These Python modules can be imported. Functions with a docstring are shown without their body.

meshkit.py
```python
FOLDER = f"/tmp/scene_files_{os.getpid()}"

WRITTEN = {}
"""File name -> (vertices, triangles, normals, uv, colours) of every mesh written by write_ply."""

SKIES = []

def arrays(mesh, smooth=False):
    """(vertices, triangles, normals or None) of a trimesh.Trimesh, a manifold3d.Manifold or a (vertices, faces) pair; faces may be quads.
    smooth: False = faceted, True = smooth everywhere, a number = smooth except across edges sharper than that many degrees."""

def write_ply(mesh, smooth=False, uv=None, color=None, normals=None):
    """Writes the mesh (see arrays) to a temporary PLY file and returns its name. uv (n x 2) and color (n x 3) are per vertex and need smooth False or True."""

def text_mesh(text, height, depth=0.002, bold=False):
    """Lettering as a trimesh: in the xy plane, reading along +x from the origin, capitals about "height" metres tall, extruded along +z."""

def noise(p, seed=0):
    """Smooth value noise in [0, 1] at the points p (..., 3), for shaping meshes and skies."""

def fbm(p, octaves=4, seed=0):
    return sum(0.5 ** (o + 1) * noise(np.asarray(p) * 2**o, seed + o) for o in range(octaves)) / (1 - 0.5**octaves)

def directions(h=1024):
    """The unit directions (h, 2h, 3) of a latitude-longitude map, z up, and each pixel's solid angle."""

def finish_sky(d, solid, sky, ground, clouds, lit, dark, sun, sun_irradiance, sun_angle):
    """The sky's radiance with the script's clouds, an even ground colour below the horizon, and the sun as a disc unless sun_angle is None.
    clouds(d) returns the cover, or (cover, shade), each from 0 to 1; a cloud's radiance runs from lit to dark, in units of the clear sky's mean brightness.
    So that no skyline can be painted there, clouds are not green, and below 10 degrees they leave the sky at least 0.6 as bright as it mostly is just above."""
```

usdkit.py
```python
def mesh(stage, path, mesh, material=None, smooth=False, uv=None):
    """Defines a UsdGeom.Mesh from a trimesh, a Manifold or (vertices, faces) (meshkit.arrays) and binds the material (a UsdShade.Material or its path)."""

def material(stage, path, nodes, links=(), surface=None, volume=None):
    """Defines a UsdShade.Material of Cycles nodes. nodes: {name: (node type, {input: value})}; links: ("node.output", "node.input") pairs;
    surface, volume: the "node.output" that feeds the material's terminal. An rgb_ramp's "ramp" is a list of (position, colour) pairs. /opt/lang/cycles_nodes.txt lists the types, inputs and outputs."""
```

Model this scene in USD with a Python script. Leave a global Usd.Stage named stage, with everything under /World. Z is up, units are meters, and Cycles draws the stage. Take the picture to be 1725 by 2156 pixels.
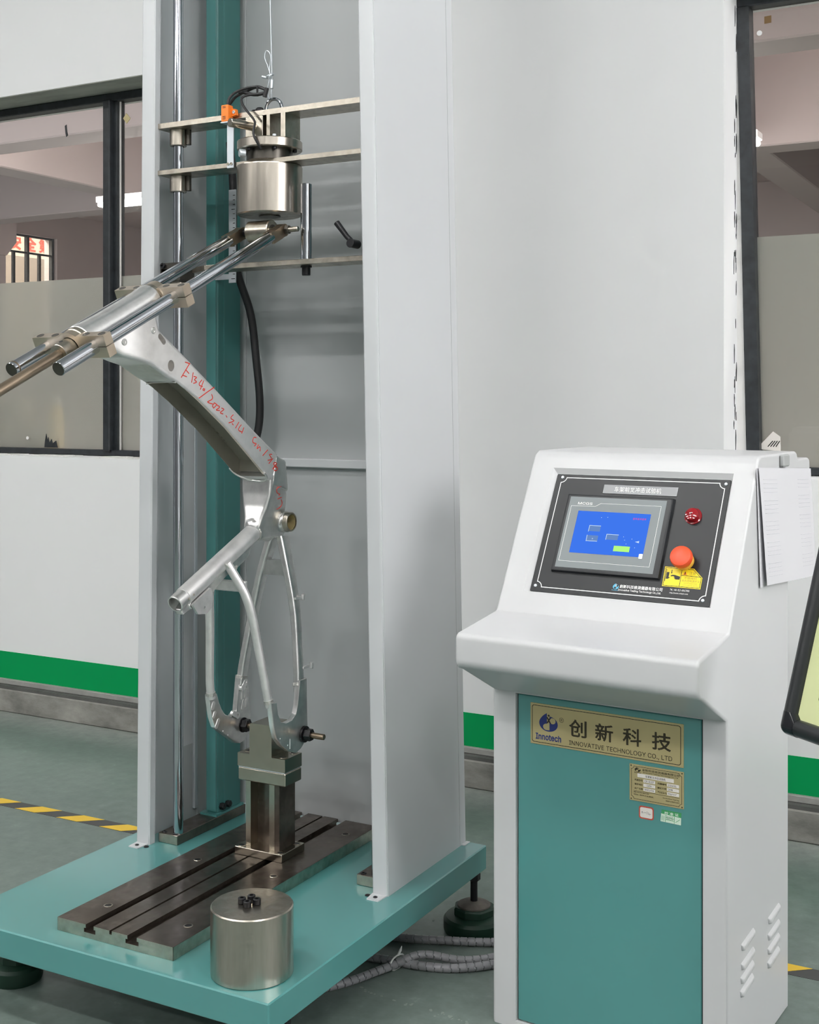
import math, glob, random
import numpy as np, trimesh, manifold3d as m3
from shapely.geometry import Polygon, LineString, box as sbox, Point
from shapely import affinity, union_all
from pxr import Usd, UsdGeom, UsdLux, UsdShade, Gf, Sdf
import usdkit, meshkit

random.seed(7); np.random.seed(7)
stage = Usd.Stage.CreateInMemory()
UsdGeom.SetStageUpAxis(stage, 'Z'); UsdGeom.SetStageMetersPerUnit(stage, 1.0)
UsdGeom.Xform.Define(stage, '/World'); UsdGeom.Scope.Define(stage, '/World/Looks')

# ------------------------------------------------------------------ camera, light, exposure
YAW, FPX, HOR, CAMZ = 28.62, 2645.0, 841.0, 1.10
HAP = 36.0
cam = UsdGeom.Camera.Define(stage, '/World/camera')
cam.AddTranslateOp().Set((0, 0, CAMZ)); cam.AddRotateZOp().Set(YAW); cam.AddRotateXOp().Set(90)
cam.CreateHorizontalApertureAttr(HAP); cam.CreateVerticalApertureAttr(HAP * 2156 / 1725)
cam.CreateFocalLengthAttr(HAP * FPX / 1725)
cam.CreateVerticalApertureOffsetAttr(-(1078 - HOR) / 1725 * HAP)
cam.CreateFStopAttr(0.0)
cam.CreateExposureAttr(1.38)
day = UsdLux.RectLight.Define(stage, '/World/daylight')      # daylight outside the window in the right wall
day.CreateWidthAttr(2.3); day.CreateHeightAttr(1.4); day.CreateIntensityAttr(2.3); day.CreateColorAttr((1.0, .965, .96))
day.AddTranslateOp().Set((2.612, 1.75, 2.4)); day.AddRotateZOp().Set(90); day.AddRotateXOp().Set(90)
dome = UsdLux.DomeLight.Define(stage, '/World/sky_dome'); dome.CreateIntensityAttr(0.35); dome.CreateColorAttr((0.95, 0.98, 1.0))
LAMP_MAIN, LAMP_NEXT, LAMP_FAR = 22.0, 28.0, 130.0

# ------------------------------------------------------------------ scene helpers
used = {}
def numbered(parent, name):
    k = parent + '/' + name; n = used.get(k, 0); used[k] = n + 1
    return k if n == 0 else '%s_%03d' % (k, n)
ORG = {}
def thing(name, label, cat, loc=(0, 0, 0), group=None, kind=None):
    p = numbered('/World', name); x = UsdGeom.Xform.Define(stage, p)
    x.AddTranslateOp().Set(tuple(float(v) for v in loc)); ORG[p] = np.array(loc, float)
    tag(x.GetPrim(), label, cat, group, kind); return p
def tag(prim, label=None, cat=None, group=None, kind=None):
    for k, v in (('label', label), ('category', cat), ('group', group), ('kind', kind)):
        if v: prim.SetCustomDataByKey(k, v)
def obj(name, mesh, mat, parent='/World', label=None, cat=None, group=None, kind=None, smooth=30):
    """One mesh given in world metres, defined under its parent."""
    if isinstance(mesh, list): mesh = trimesh.util.concatenate(mesh)
    if hasattr(mesh, 'to_mesh'): mesh = tm(mesh)
    p = numbered(parent, name); o = ORG.get(parent, np.zeros(3)); ORG[p] = o
    mesh = mesh.copy(); mesh.apply_translation(-o)
    g = usdkit.mesh(stage, p, mesh, M[mat], smooth=smooth)
    tag(g.GetPrim(), label, cat, group, kind); return p
def struct(name, mesh, mat, label, parent='/World', smooth=30):
    return obj(name, mesh, mat, parent, label, None, None, 'structure', smooth)

# ------------------------------------------------------------------ mesh helpers
def tm(m):
    g = m.to_mesh(); return trimesh.Trimesh(np.array(g.vert_properties)[:, :3], np.array(g.tri_verts), process=False)
def mf(t):
    t = t.copy(); t.merge_vertices()
    return m3.Manifold(m3.Mesh(np.asarray(t.vertices, np.float32), np.asarray(t.faces, np.uint32)))
def bx(x0, x1, y0, y1, z0, z1, c=0.0):
    if c <= 0:
        b = trimesh.creation.box((x1 - x0, y1 - y0, z1 - z0)); b.apply_translation(((x0 + x1) / 2, (y0 + y1) / 2, (z0 + z1) / 2)); return b
    P = []
    for sx in (0, 1):
        for sy in (0, 1):
            for sz in (0, 1):
                q = np.array([(x0, x1)[sx], (y0, y1)[sy], (z0, z1)[sz]]); d = np.array([(1, -1)[sx], (1, -1)[sy], (1, -1)[sz]]) * c
                for k in range(3):
                    e = d.copy(); e[k] = 0; P.append(q + e)
    return hull(P)
def hull(P):
    return tm(m3.Manifold.hull_points(np.asarray(P, np.float64)))
def basis(d):
    d = np.asarray(d, float); d = d / np.linalg.norm(d)
    a = np.cross(d, (0, 0, 1.0) if abs(d[2]) < .9 else (1.0, 0, 0)); a /= np.linalg.norm(a)
    return a, np.cross(d, a), d
def place(mesh, o, ex, ey, ez):
    T = np.eye(4); T[:3, 0], T[:3, 1], T[:3, 2], T[:3, 3] = ex, ey, ez, o
    mesh = mesh.copy(); mesh.apply_transform(T)
    if np.linalg.det(T[:3, :3]) < 0: mesh.invert()
    return mesh
def lathe(prof, p0, d, n=48):
    """prof: (radius, distance along d from p0); a full solid of revolution."""
    a, b, d = basis(d); prof = [(max(r, 1e-5), h) for r, h in prof]
    t = np.linspace(0, 2 * math.pi, n, endpoint=False); V = []
    for r, h in prof: V.append(np.asarray(p0) + h * d + r * (np.cos(t)[:, None] * a + np.sin(t)[:, None] * b))
    k = len(prof); V = np.vstack(V + [[np.asarray(p0) + prof[0][1] * d], [np.asarray(p0) + prof[-1][1] * d]]); F = []
    for i in range(k - 1):
        for j in range(n):
            q = (j + 1) % n; F += [(i * n + j, i * n + q, (i + 1) * n + q), (i * n + j, (i + 1) * n + q, (i + 1) * n + j)]
    for j in range(n):
        q = (j + 1) % n; F += [(k * n, q, j), (k * n + 1, (k - 1) * n + j, (k - 1) * n + q)]
    m = trimesh.Trimesh(V, F, process=False)
    if m.volume < 0: m.invert()
    return m
def cyl(p0, p1, r, c=0.0, n=40):
    p0, p1 = np.asarray(p0, float), np.asarray(p1, float); L = np.linalg.norm(p1 - p0)
    prof = [(r, 0), (r, L)] if c <= 0 else [(r - c, 0), (r, c), (r, L - c), (r - c, L)]
    return lathe(prof, p0, p1 - p0, n)
def ring(p0, p1, r, ri, c=.001, n=40):
    p0, p1 = np.asarray(p0, float), np.asarray(p1, float); L = np.linalg.norm(p1 - p0); d = (p1 - p0) / L
    return tm(mf(cyl(p0, p1, r, c, n)) - mf(cyl(p0 - d * .01, p1 + d * .01, ri, 0, n)))
def hexp(p0, p1, r):
    return cyl(p0, p1, r, r * .1, 6)
def tube(pts, r, n=12, samples=None, closed=False):
    pts = np.asarray(pts, float)
    if samples: pts = spline(pts, samples, closed)
    k = len(pts); R = np.full(k, r) if np.ndim(r) == 0 else np.interp(np.linspace(0, 1, k), np.linspace(0, 1, len(r)), r)
    T = np.gradient(pts, axis=0)
    if closed: T = np.roll(pts, -1, 0) - np.roll(pts, 1, 0)
    T /= np.linalg.norm(T, axis=1)[:, None] + 1e-12
    a, _, _ = basis(T[0]); V = []
    ang = np.linspace(0, 2 * math.pi, n, endpoint=False)
    for i in range(k):
        a = a - T[i] * (a @ T[i]); a /= np.linalg.norm(a); b = np.cross(T[i], a)
        V.append(pts[i] + R[i] * (np.cos(ang)[:, None] * a + np.sin(ang)[:, None] * b))
    V = np.vstack(V); F = []
    for i in range(k if closed else k - 1):
        i2 = (i + 1) % k
        for j in range(n):
            q = (j + 1) % n; F += [(i * n + j, i * n + q, i2 * n + q), (i * n + j, i2 * n + q, i2 * n + j)]
    if not closed:
        V = np.vstack([V, pts[0], pts[-1]])
        for j in range(n):
            q = (j + 1) % n; F += [(k * n, q, j), (k * n + 1, (k - 1) * n + j, (k - 1) * n + q)]
    m = trimesh.Trimesh(V, F, process=False)
    if m.volume < 0: m.invert()
    return m
def spline(P, n, closed=False):
    from scipy.interpolate import CubicSpline
    P = np.asarray(P, float)
    if closed: P = np.vstack([P, P[:1]])
    t = np.r_[0, np.cumsum(np.linalg.norm(np.diff(P, axis=0), axis=1))]
    s = CubicSpline(t, P, bc_type='periodic' if closed else 'natural')
    return s(np.linspace(0, t[-1], n, endpoint=not closed))
def ext(poly, h):
    gs = getattr(poly, 'geoms', [poly])
    return trimesh.util.concatenate([trimesh.creation.extrude_polygon(g, h, engine='earcut') for g in gs if g.area > 1e-12])
def extx(poly, x0, x1):
    """poly in (y, z), extruded along x."""
    return place(ext(poly, x1 - x0), (x0, 0, 0), (0, 1, 0), (0, 0, 1), (1, 0, 0))
def exty(poly, y0, y1):
    """poly in (x, z), extruded along y."""
    return place(ext(poly, y1 - y0), (0, y0, 0), (1, 0, 0), (0, 0, 1), (0, 1, 0))
def extz(poly, z0, z1):
    m = ext(poly, z1 - z0); m.apply_translation((0, 0, z0)); return m
def bevx(P, x0, x1, c=.006, k=4):
    """Polygon P in (y, z) extruded along x with rounded long edges."""
    P = np.asarray(P, float)
    if Polygon(P).exterior.is_ccw is False: P = P[::-1]
    e = np.roll(P, -1, 0) - P; e /= np.linalg.norm(e, axis=1)[:, None]; nrm = np.c_[e[:, 1], -e[:, 0]]
    pr = np.roll(nrm, 1, 0); mit = (nrm + pr) / np.maximum(1 + (nrm * pr).sum(1), .4)[:, None]
    lay = [(x0 + c * (1 - math.cos(i / k * math.pi / 2)), c * (1 - math.sin(i / k * math.pi / 2))) for i in range(k + 1)]
    lay += [(x0 + x1 - a, b) for a, b in lay[::-1]]
    n = len(P); V = []; F = []
    for x, off in lay: q = P - mit * off; V += [(x, a, b) for a, b in q]
    for i in range(len(lay) - 1):
        for j in range(n):
            q = (j + 1) % n; F += [(i * n + j, i * n + q, (i + 1) * n + q), (i * n + j, (i + 1) * n + q, (i + 1) * n + j)]
    V = np.array(V)
    for i, flip in ((0, True), (len(lay) - 1, False)):
        tri = trimesh.creation.triangulate_polygon(Polygon(V[i * n:(i + 1) * n, 1:]), engine='earcut')
        from scipy.spatial import cKDTree
        idx = cKDTree(V[i * n:(i + 1) * n, 1:]).query(tri[0])[1] + i * n
        for f in tri[1]:
            f = idx[f]; F.append(tuple(f[::-1] if flip else f))
    m = trimesh.Trimesh(V, F, process=False); m.fix_normals()
    return m
def blob(solid, edge=.004, it=8):
    t = tm(solid.refine_to_length(edge)); t.merge_vertices()
    trimesh.smoothing.filter_taubin(t, lamb=.5, nu=.5, iterations=it); return t
def screw(p, d, r=.005, h=.004, n=20):
    """socket head cap screw at p pointing along d"""
    p, d = np.asarray(p, float), np.asarray(d, float) / np.linalg.norm(d)
    return tm(mf(cyl(p, p + d * h, r, r * .12, n)) - mf(cyl(p + d * h * .35, p + d * h * 2, r * .5, 0, 6)))

FONTS = {}
def text_poly(text, h, font='Inter', bold=0, spacing=0, wide=1.0):
    """Lettering as a shapely shape, capitals about h tall, from the origin along +x."""
    from PIL import Image, ImageDraw, ImageFont
    if font not in FONTS:
        pat = {'Inter': 'Inter.woff2', 'CJK': '*CJK*.woff2', 'Mono': 'DejaVuSansMono.woff2'}[font]
        FONTS[font] = ImageFont.truetype(sorted(glob.glob('/opt/blender-*/*/datafiles/fonts/' + pat))[0], 72)
    f = FONTS[font]; x0, y0, x1, y1 = f.getbbox(text, anchor='ls', stroke_width=bold)
    im = Image.new('L', (x1 - x0 + 8, y1 - y0 + 8)); ImageDraw.Draw(im).text((4 - x0, 4 - y0), text, 255, f, anchor='ls', stroke_width=bold)
    on = np.pad(np.asarray(im) > 127, ((0, 0), (1, 1))).astype(np.int8)
    rows, st = np.nonzero(np.diff(on, axis=1) == 1); en = np.nonzero(np.diff(on, axis=1) == -1)[1]
    s = union_all([sbox(a, -r - 1, b, -r) for a, b, r in zip(st, en, rows)]).buffer(.6).buffer(-.6).simplify(.7)
    k = h / (72 * (.73 if font != 'CJK' else .88))
    return affinity.affine_transform(s, [k * wide, 0, 0, k, -4 * k * wide, (4 - y0) * k])
def fit(poly, x0, x1, y0, y1):
    a, b, c, d = poly.bounds
    return affinity.affine_transform(poly, [(x1 - x0) / (c - a), 0, 0, (y1 - y0) / (d - b), x0 - a * (x1 - x0) / (c - a), y0 - b * (y1 - y0) / (d - b)])
def stroke2d(lines, w):
    return union_all([LineString(l).buffer(w / 2, quad_segs=2) for l in lines]).simplify(w * .05)
def rrect(x0, x1, y0, y1, r):
    return sbox(x0 + r, y0 + r, x1 - r, y1 - r).buffer(r, quad_segs=6)

# ------------------------------------------------------------------ materials
M = {}
def mat(name, color, rough=.5, metal=0.0, bump=0.0, bscale=60., vary=0.0, vscale=6., stretch=(1, 1, 1), spec=.5, coat=0.0, rvary=0.0, dirt=None, **kw):
    nodes = {'p': ('principled_bsdf', {'base_color': color, 'roughness': rough, 'metallic': metal, 'specular_ior_level': spec, 'coat_weight': coat, 'coat_roughness': .1, **kw})}
    links = []
    if vary or bump or rvary:
        nodes['tc'] = ('texture_coordinate', {}); nodes['mp'] = ('mapping', {'scale': stretch}); links.append(('tc.object', 'mp.vector'))
    if vary:
        nodes['n'] = ('noise_texture', {'scale': vscale, 'detail': 5.0, 'roughness': .6})
        c = np.array(color)
        nodes['r'] = ('rgb_ramp', {'ramp': [(0.3, tuple(c * (1 - vary))), (0.7, tuple(np.minimum(c * (1 + vary), 1)))]})
        links += [('mp.vector', 'n.vector'), ('n.fac', 'r.fac'), ('r.color', 'p.base_color')]
    if rvary:
        nodes['n2'] = ('noise_texture', {'scale': vscale * 1.7, 'detail': 4.0})
        nodes['mr'] = ('map_range', {'from_min': .3, 'from_max': .7, 'to_min': max(rough - rvary, .02), 'to_max': rough + rvary})
        links += [('mp.vector', 'n2.vector'), ('n2.fac', 'mr.value'), ('mr.result', 'p.roughness')]
    if bump:
        nodes['nb'] = ('noise_texture', {'scale': bscale, 'detail': 3.0})
        nodes['b'] = ('bump', {'strength': bump, 'distance': .002})
        links += [('mp.vector', 'nb.vector'), ('nb.fac', 'b.height'), ('b.normal', 'p.normal')]
    M[name] = usdkit.material(stage, '/World/Looks/' + name, nodes, links, surface='p.BSDF'); return M[name]
def emit(name, color, strength):
    M[name] = usdkit.material(stage, '/World/Looks/' + name, {'e': ('emission', {'color': color, 'strength': strength})}, [], surface='e.emission')

mat('wall_paint', (.815, .82, .825), .75, bump=.08, bscale=40, vary=.015, vscale=1.5)
mat('reveal_paint', (.80, .79, .775), .75, bump=.25, bscale=30, vary=.05, vscale=8)
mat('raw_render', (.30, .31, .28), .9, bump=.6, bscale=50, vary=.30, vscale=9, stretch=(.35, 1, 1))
mat('green_paint', (.0005, .32, .09), .6, spec=.15)
mat('kerb_concrete', (.24, .235, .215), .85, bump=.7, bscale=60, vary=.45, vscale=14, stretch=(.5, 1, 1))
mat('kerb_dark', (.10, .10, .095), .7, vary=.3, vscale=10)
mat('kerb_grey', (.33, .33, .31), .6, vary=.15, vscale=12)
mat('ceiling_paint', (.50, .50, .50), .8)
mat('hall_wall', (.22, .22, .225), .8)
mat('black_frame', (.022, .026, .03), .42, vary=.4, vscale=30, bump=.1)
mat('edge_white', (.75, .72, .70), .5)
mat('next_wall', (.57, .485, .475), .8, vary=.04, vscale=1.2)
mat('next_beam', (.46, .40, .395), .8)
mat('cream_wall', (.82, .70, .55), .8)
mat('far_partition', (.42, .36, .29), .8)
mat('machine_grey', (.53, .545, .56), .36, vary=.02, vscale=2)
mat('panel_grey', (.40, .415, .42), .33, vary=.05, vscale=1.2, stretch=(1, 1, .15))
mat('console_grey', (.555, .56, .57), .36)
mat('teal_paint', (.074, .262, .256), .34, vary=.04, vscale=2, coat=.9)
mat('teal_dark', (.058, .205, .20), .33, vary=.05, vscale=2)
mat('nickel_steel', (.50, .455, .385), .30, 1.0, vary=.08, vscale=14, rvary=.06)
mat('brushed_steel', (.50, .455, .395), .27, 1.0, vary=.02, vscale=30, stretch=(1, 1, .1), rvary=.025)
mat('ground_steel', (.47, .43, .36), .22, 1.0, vary=.06, vscale=20)
mat('clamp_steel', (.62, .53, .43), .33, 1.0, vary=.06, vscale=20)
mat('oiled_steel', (.155, .128, .108), .24, .85, vary=.25, vscale=7, rvary=.10)
mat('dark_steel', (.10, .092, .08), .32, .8, vary=.2, vscale=10)
mat('worn_steel', (.33, .26, .19), .36, 1.0, vary=.15, vscale=40, stretch=(1, .3, 1))
mat('chrome', (.58, .60, .64), .09, 1.0)
mat('black_oxide', (.012, .012, .014), .35, .3)
mat('aluminium', (.78, .775, .765), .27, .90, vary=.02, vscale=9, rvary=.04)
mat('aluminium_white', (.80, .785, .78), .36, .75, vary=.03, vscale=9, rvary=.07)
mat('aluminium_dark', (.52, .52, .515), .33, .9, vary=.06, vscale=10, rvary=.06)
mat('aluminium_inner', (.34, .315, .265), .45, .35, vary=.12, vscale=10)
mat('weld', (.66, .64, .61), .38, .9, bump=.8, bscale=220)
mat('marker_red', (.55, .03, .015), .5)
mat('orange_plastic', (.90, .22, .02), .4)
mat('zinc', (.60, .64, .68), .35, .55)
mat('rubber_black', (.012, .012, .013), .55)
mat('cable_grey', (.27, .27, .285), .40, vary=.1, vscale=20)
mat('mount_green', (.006, .032, .018), .5, vary=.3, vscale=15)
mat('mount_rust', (.12, .105, .09), .7, vary=.4, vscale=30)
mat('panel_black', (.017, .0185, .021), .38, spec=.35)
mat('print_white', (.80, .80, .80), .5)
mat('print_grey', (.22, .225, .235), .4, .3)
mat('bezel_black', (.020, .022, .025), .36, spec=.35)
mat('bezel_grey', (.20, .225, .235), .45)
emit('screen_blue', (.040, .145, .66), .50)
emit('screen_white', (.62, .78, 1.0), .38)
emit('screen_green', (.46, .93, .22), .40)
emit('screen_grey', (.13, .24, .52), .42)
emit('screen_pink', (.50, .14, .62), .35)
mat('red_lens', (.28, .006, .012), .10, coat=1.0)
mat('stop_red', (.78, .085, .025), .38)
mat('stop_yellow', (.85, .45, .05), .4)
mat('sticker_yellow', (.88, .70, .01), .45)
mat('print_black', (.012, .012, .012), .5)
mat('sticker_orange', (.85, .25, .01), .5)
mat('print_olive', (.42, .33, .02), .5)
mat('brass', (.50, .42, .22), .38, .35, vary=.06, vscale=10)
mat('print_blue', (.014, .028, .16), .5)
mat('print_dark', (.030, .022, .008), .5)
mat('label_white', (.76, .72, .68), .5)
mat('label_red', (.50, .08, .05), .5)
mat('label_green', (.05, .30, .11), .5)
mat('label_mint', (.62, .76, .64), .5)
mat('logo_cyan', (.10, .45, .68), .5)
mat('paper', (.64, .635, .665), .7)
mat('floor_scuff', (.255, .295, .27), .6)
mat('paper_line', (.58, .58, .62), .7)
mat('magnet_grey', (.36, .37, .37), .5)
mat('sign_black', (.020, .022, .024), .33, bump=.06, bscale=250)
mat('sign_gloss', (.012, .013, .016), .10)
mat('sign_yellow', (.66, .70, .38), .5)
mat('brown_sticker', (.22, .13, .05), .6)
mat('bottle_yellow', (.85, .60, .20), .5)
mat('box_dark', (.12, .14, .13), .6)
mat('tape_yellow', (.80, .52, .035), .5)
mat('tape_black', (.06, .058, .058), .55)
mat('lamp_body', (.75, .75, .75), .5)
mat('banner_red', (.72, .13, .08), .6)
emit('lamp_main', (1.0, .99, .97), LAMP_MAIN)
emit('lamp_next', (1.0, .96, .92), LAMP_NEXT)
emit('lamp_far', (1.0, .90, .76), LAMP_FAR)
# floor: greenish grey epoxy, scuffed
M['floor_paint'] = usdkit.material(stage, '/World/Looks/floor_paint', {
    'tc': ('texture_coordinate', {}), 'n1': ('noise_texture', {'scale': 1.6, 'detail': 7.0, 'roughness': .62}), 'n2': ('noise_texture', {'scale': 26., 'detail': 6.0, 'roughness': .7}),
    'r1': ('rgb_ramp', {'ramp': [(.30, (.125, .165, .150)), (.55, (.165, .210, .190)), (.75, (.215, .255, .235))]}),
    'r2': ('rgb_ramp', {'ramp': [(.35, (.80, .80, .80)), (.62, (1, 1, 1)), (.72, (1.25, 1.25, 1.25))]}),
    'mx': ('mix_color', {'blend_type': 'multiply', 'fac': 1.0, 'use_clamp': False}),
    'mr': ('map_range', {'from_min': .3, 'from_max': .7, 'to_min': .28, 'to_max': .5}),
    'ge': ('geometry', {}), 'sx': ('separate_xyz', {}), 'my': ('map_range', {'from_min': 3.02, 'from_max': 3.20, 'to_min': 0.0, 'to_max': 1.0, 'clamp': True}), 'mm': ('math', {'math_type': 'multiply'}), 'mq': ('math', {'math_type': 'multiply', 'value2': 1.1, 'use_clamp': True}),
    'mz': ('mix_color', {'blend_type': 'mix', 'b': (.40, .42, .39)}),
    'p': ('principled_bsdf', {'specular_ior_level': .45}), 'b': ('bump', {'strength': .08, 'distance': .002})},
    [('tc.object', 'n1.vector'), ('tc.object', 'n2.vector'), ('n1.fac', 'r1.fac'), ('n2.fac', 'r2.fac'), ('r1.color', 'mx.a'), ('r2.color', 'mx.b'), ('mx.result', 'mz.a'), ('ge.position', 'sx.vector'), ('sx.y', 'my.value'), ('my.result', 'mm.value1'), ('n2.fac', 'mm.value2'), ('mm.value', 'mq.value1'), ('mq.value', 'mz.fac'), ('mz.result', 'p.base_color'),
     ('n1.fac', 'mr.value'), ('mr.result', 'p.roughness'), ('n2.fac', 'b.height'), ('b.normal', 'p.normal')], surface='p.BSDF')
# clear pane and frosted film
M['window_glass'] = usdkit.material(stage, '/World/Looks/window_glass', {'ge': ('geometry', {}), 'io': ('math', {'math_type': 'multiply_add', 'value2': -.8333, 'value3': 1.5}), 'f': ('fresnel', {}), 't': ('transparent_bsdf', {'color': (.92, .92, .91)}), 'g': ('glossy_bsdf', {'color': (1, 1, 1), 'roughness': .015}), 'm': ('mix_closure', {})},
    [('ge.backfacing', 'io.value1'), ('io.value', 'f.IOR'), ('f.fac', 'm.fac'), ('t.BSDF', 'm.closure1'), ('g.BSDF', 'm.closure2')], surface='m.closure')
M['frosted_film'] = usdkit.material(stage, '/World/Looks/frosted_film', {'d': ('diffuse_bsdf', {'color': (.86, .88, .845)}), 'tl': ('translucent_bsdf', {'color': (.85, .86, .82)}), 't': ('transparent_bsdf', {'color': (.8, .8, .78)}),
    'r': ('refraction_bsdf', {'color': (.80, .80, .77), 'roughness': .28, 'IOR': 1.02}), 'm1': ('mix_closure', {'fac': .40}), 'm2': ('mix_closure', {'fac': .58}), 'g': ('glossy_bsdf', {'color': (1, 1, 1), 'roughness': .10}), 'ge': ('geometry', {}), 'io': ('math', {'math_type': 'multiply_add', 'value2': -.6857, 'value3': 1.4}), 'f': ('fresnel', {}), 'm3': ('mix_closure', {})},
    [('ge.backfacing', 'io.value1'), ('io.value', 'f.IOR'), ('d.BSDF', 'm1.closure1'), ('tl.BSDF', 'm1.closure2'), ('m1.closure', 'm2.closure1'), ('r.BSDF', 'm2.closure2'), ('m2.closure', 'm3.closure1'), ('g.BSDF', 'm3.closure2'), ('f.fac', 'm3.fac')], surface='m3.closure')
# ------------------------------------------------------------------ room shell
WY, WT = 3.24, 0.15           # room face of the windowed wall; depth of the window recess
XL, XR, YF, ZC = -6.5, 2.6, -7.0, 3.6
W1, W2, WZ = (-5.6, -2.2), (-0.842, 1.6), (.90, 2.18)
struct('floor', bx(XL, XR, YF, WY + .30, -.10, 0), 'floor_paint', 'grey green painted concrete workshop floor')
struct('floor', bx(-13.0, 4.2, WY + .30, 17.0, -.10, 0), 'floor_paint', 'floor of the room behind the windows')
wp = sbox(XL, 0, XR, ZC)
for a, b in (W1, W2): wp = wp.difference(sbox(a, WZ[0], b, WZ[1]))
struct('wall_back', exty(wp, WY, WY + .30), 'wall_paint', 'white plastered wall with two black framed windows')
struct('wall_left', bx(XL - .1, XL, YF, WY, 0, ZC), 'hall_wall', 'grey left wall out of view')
DW = (.6, 2.9, 1.7, 3.1)          # daylight window in the right wall
struct('wall_right', extx(sbox(YF, 0, WY, ZC).difference(sbox(DW[0], DW[2], DW[1], DW[3])), XR, XR + .1), 'wall_paint', 'white right wall with a daylight window out of view')
struct('wall_front', bx(XL, XR, YF - .1, YF, 0, ZC), 'hall_wall', 'grey wall behind the camera')
struct('ceiling', bx(XL, XR, YF, WY, ZC, ZC + .1), 'ceiling_paint', 'white workshop ceiling')
struct('trim_1', bx(XL, XR, WY - .002, WY, .108, .203), 'green_paint', 'green painted band along the foot of the wall')
k = obj('baseboard_back', bx(XL, XR, WY - .040, WY, 0, .080, .004), 'kerb_concrete', label='worn grey concrete kerb along the foot of the wall', kind='structure')
obj('groove', bx(XL, XR, WY - .036, WY, .080, .090), 'kerb_dark', k)
obj('ledge', bx(XL, XR, WY - .014, WY, .090, .108, .002), 'kerb_grey', k)
# recess linings, unpainted render above, white sill below
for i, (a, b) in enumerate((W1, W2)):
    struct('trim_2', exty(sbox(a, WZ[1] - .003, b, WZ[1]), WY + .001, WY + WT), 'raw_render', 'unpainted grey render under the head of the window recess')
def ragged(a, b, y, n, seed, w0, w1):
    r = np.random.RandomState(seed); xs = np.linspace(a, b, n)
    up = [(x, y + r.uniform(w0, w1)) for x in xs]; return Polygon([(a, y - .001)] + up + [(b, y - .001)])

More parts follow.
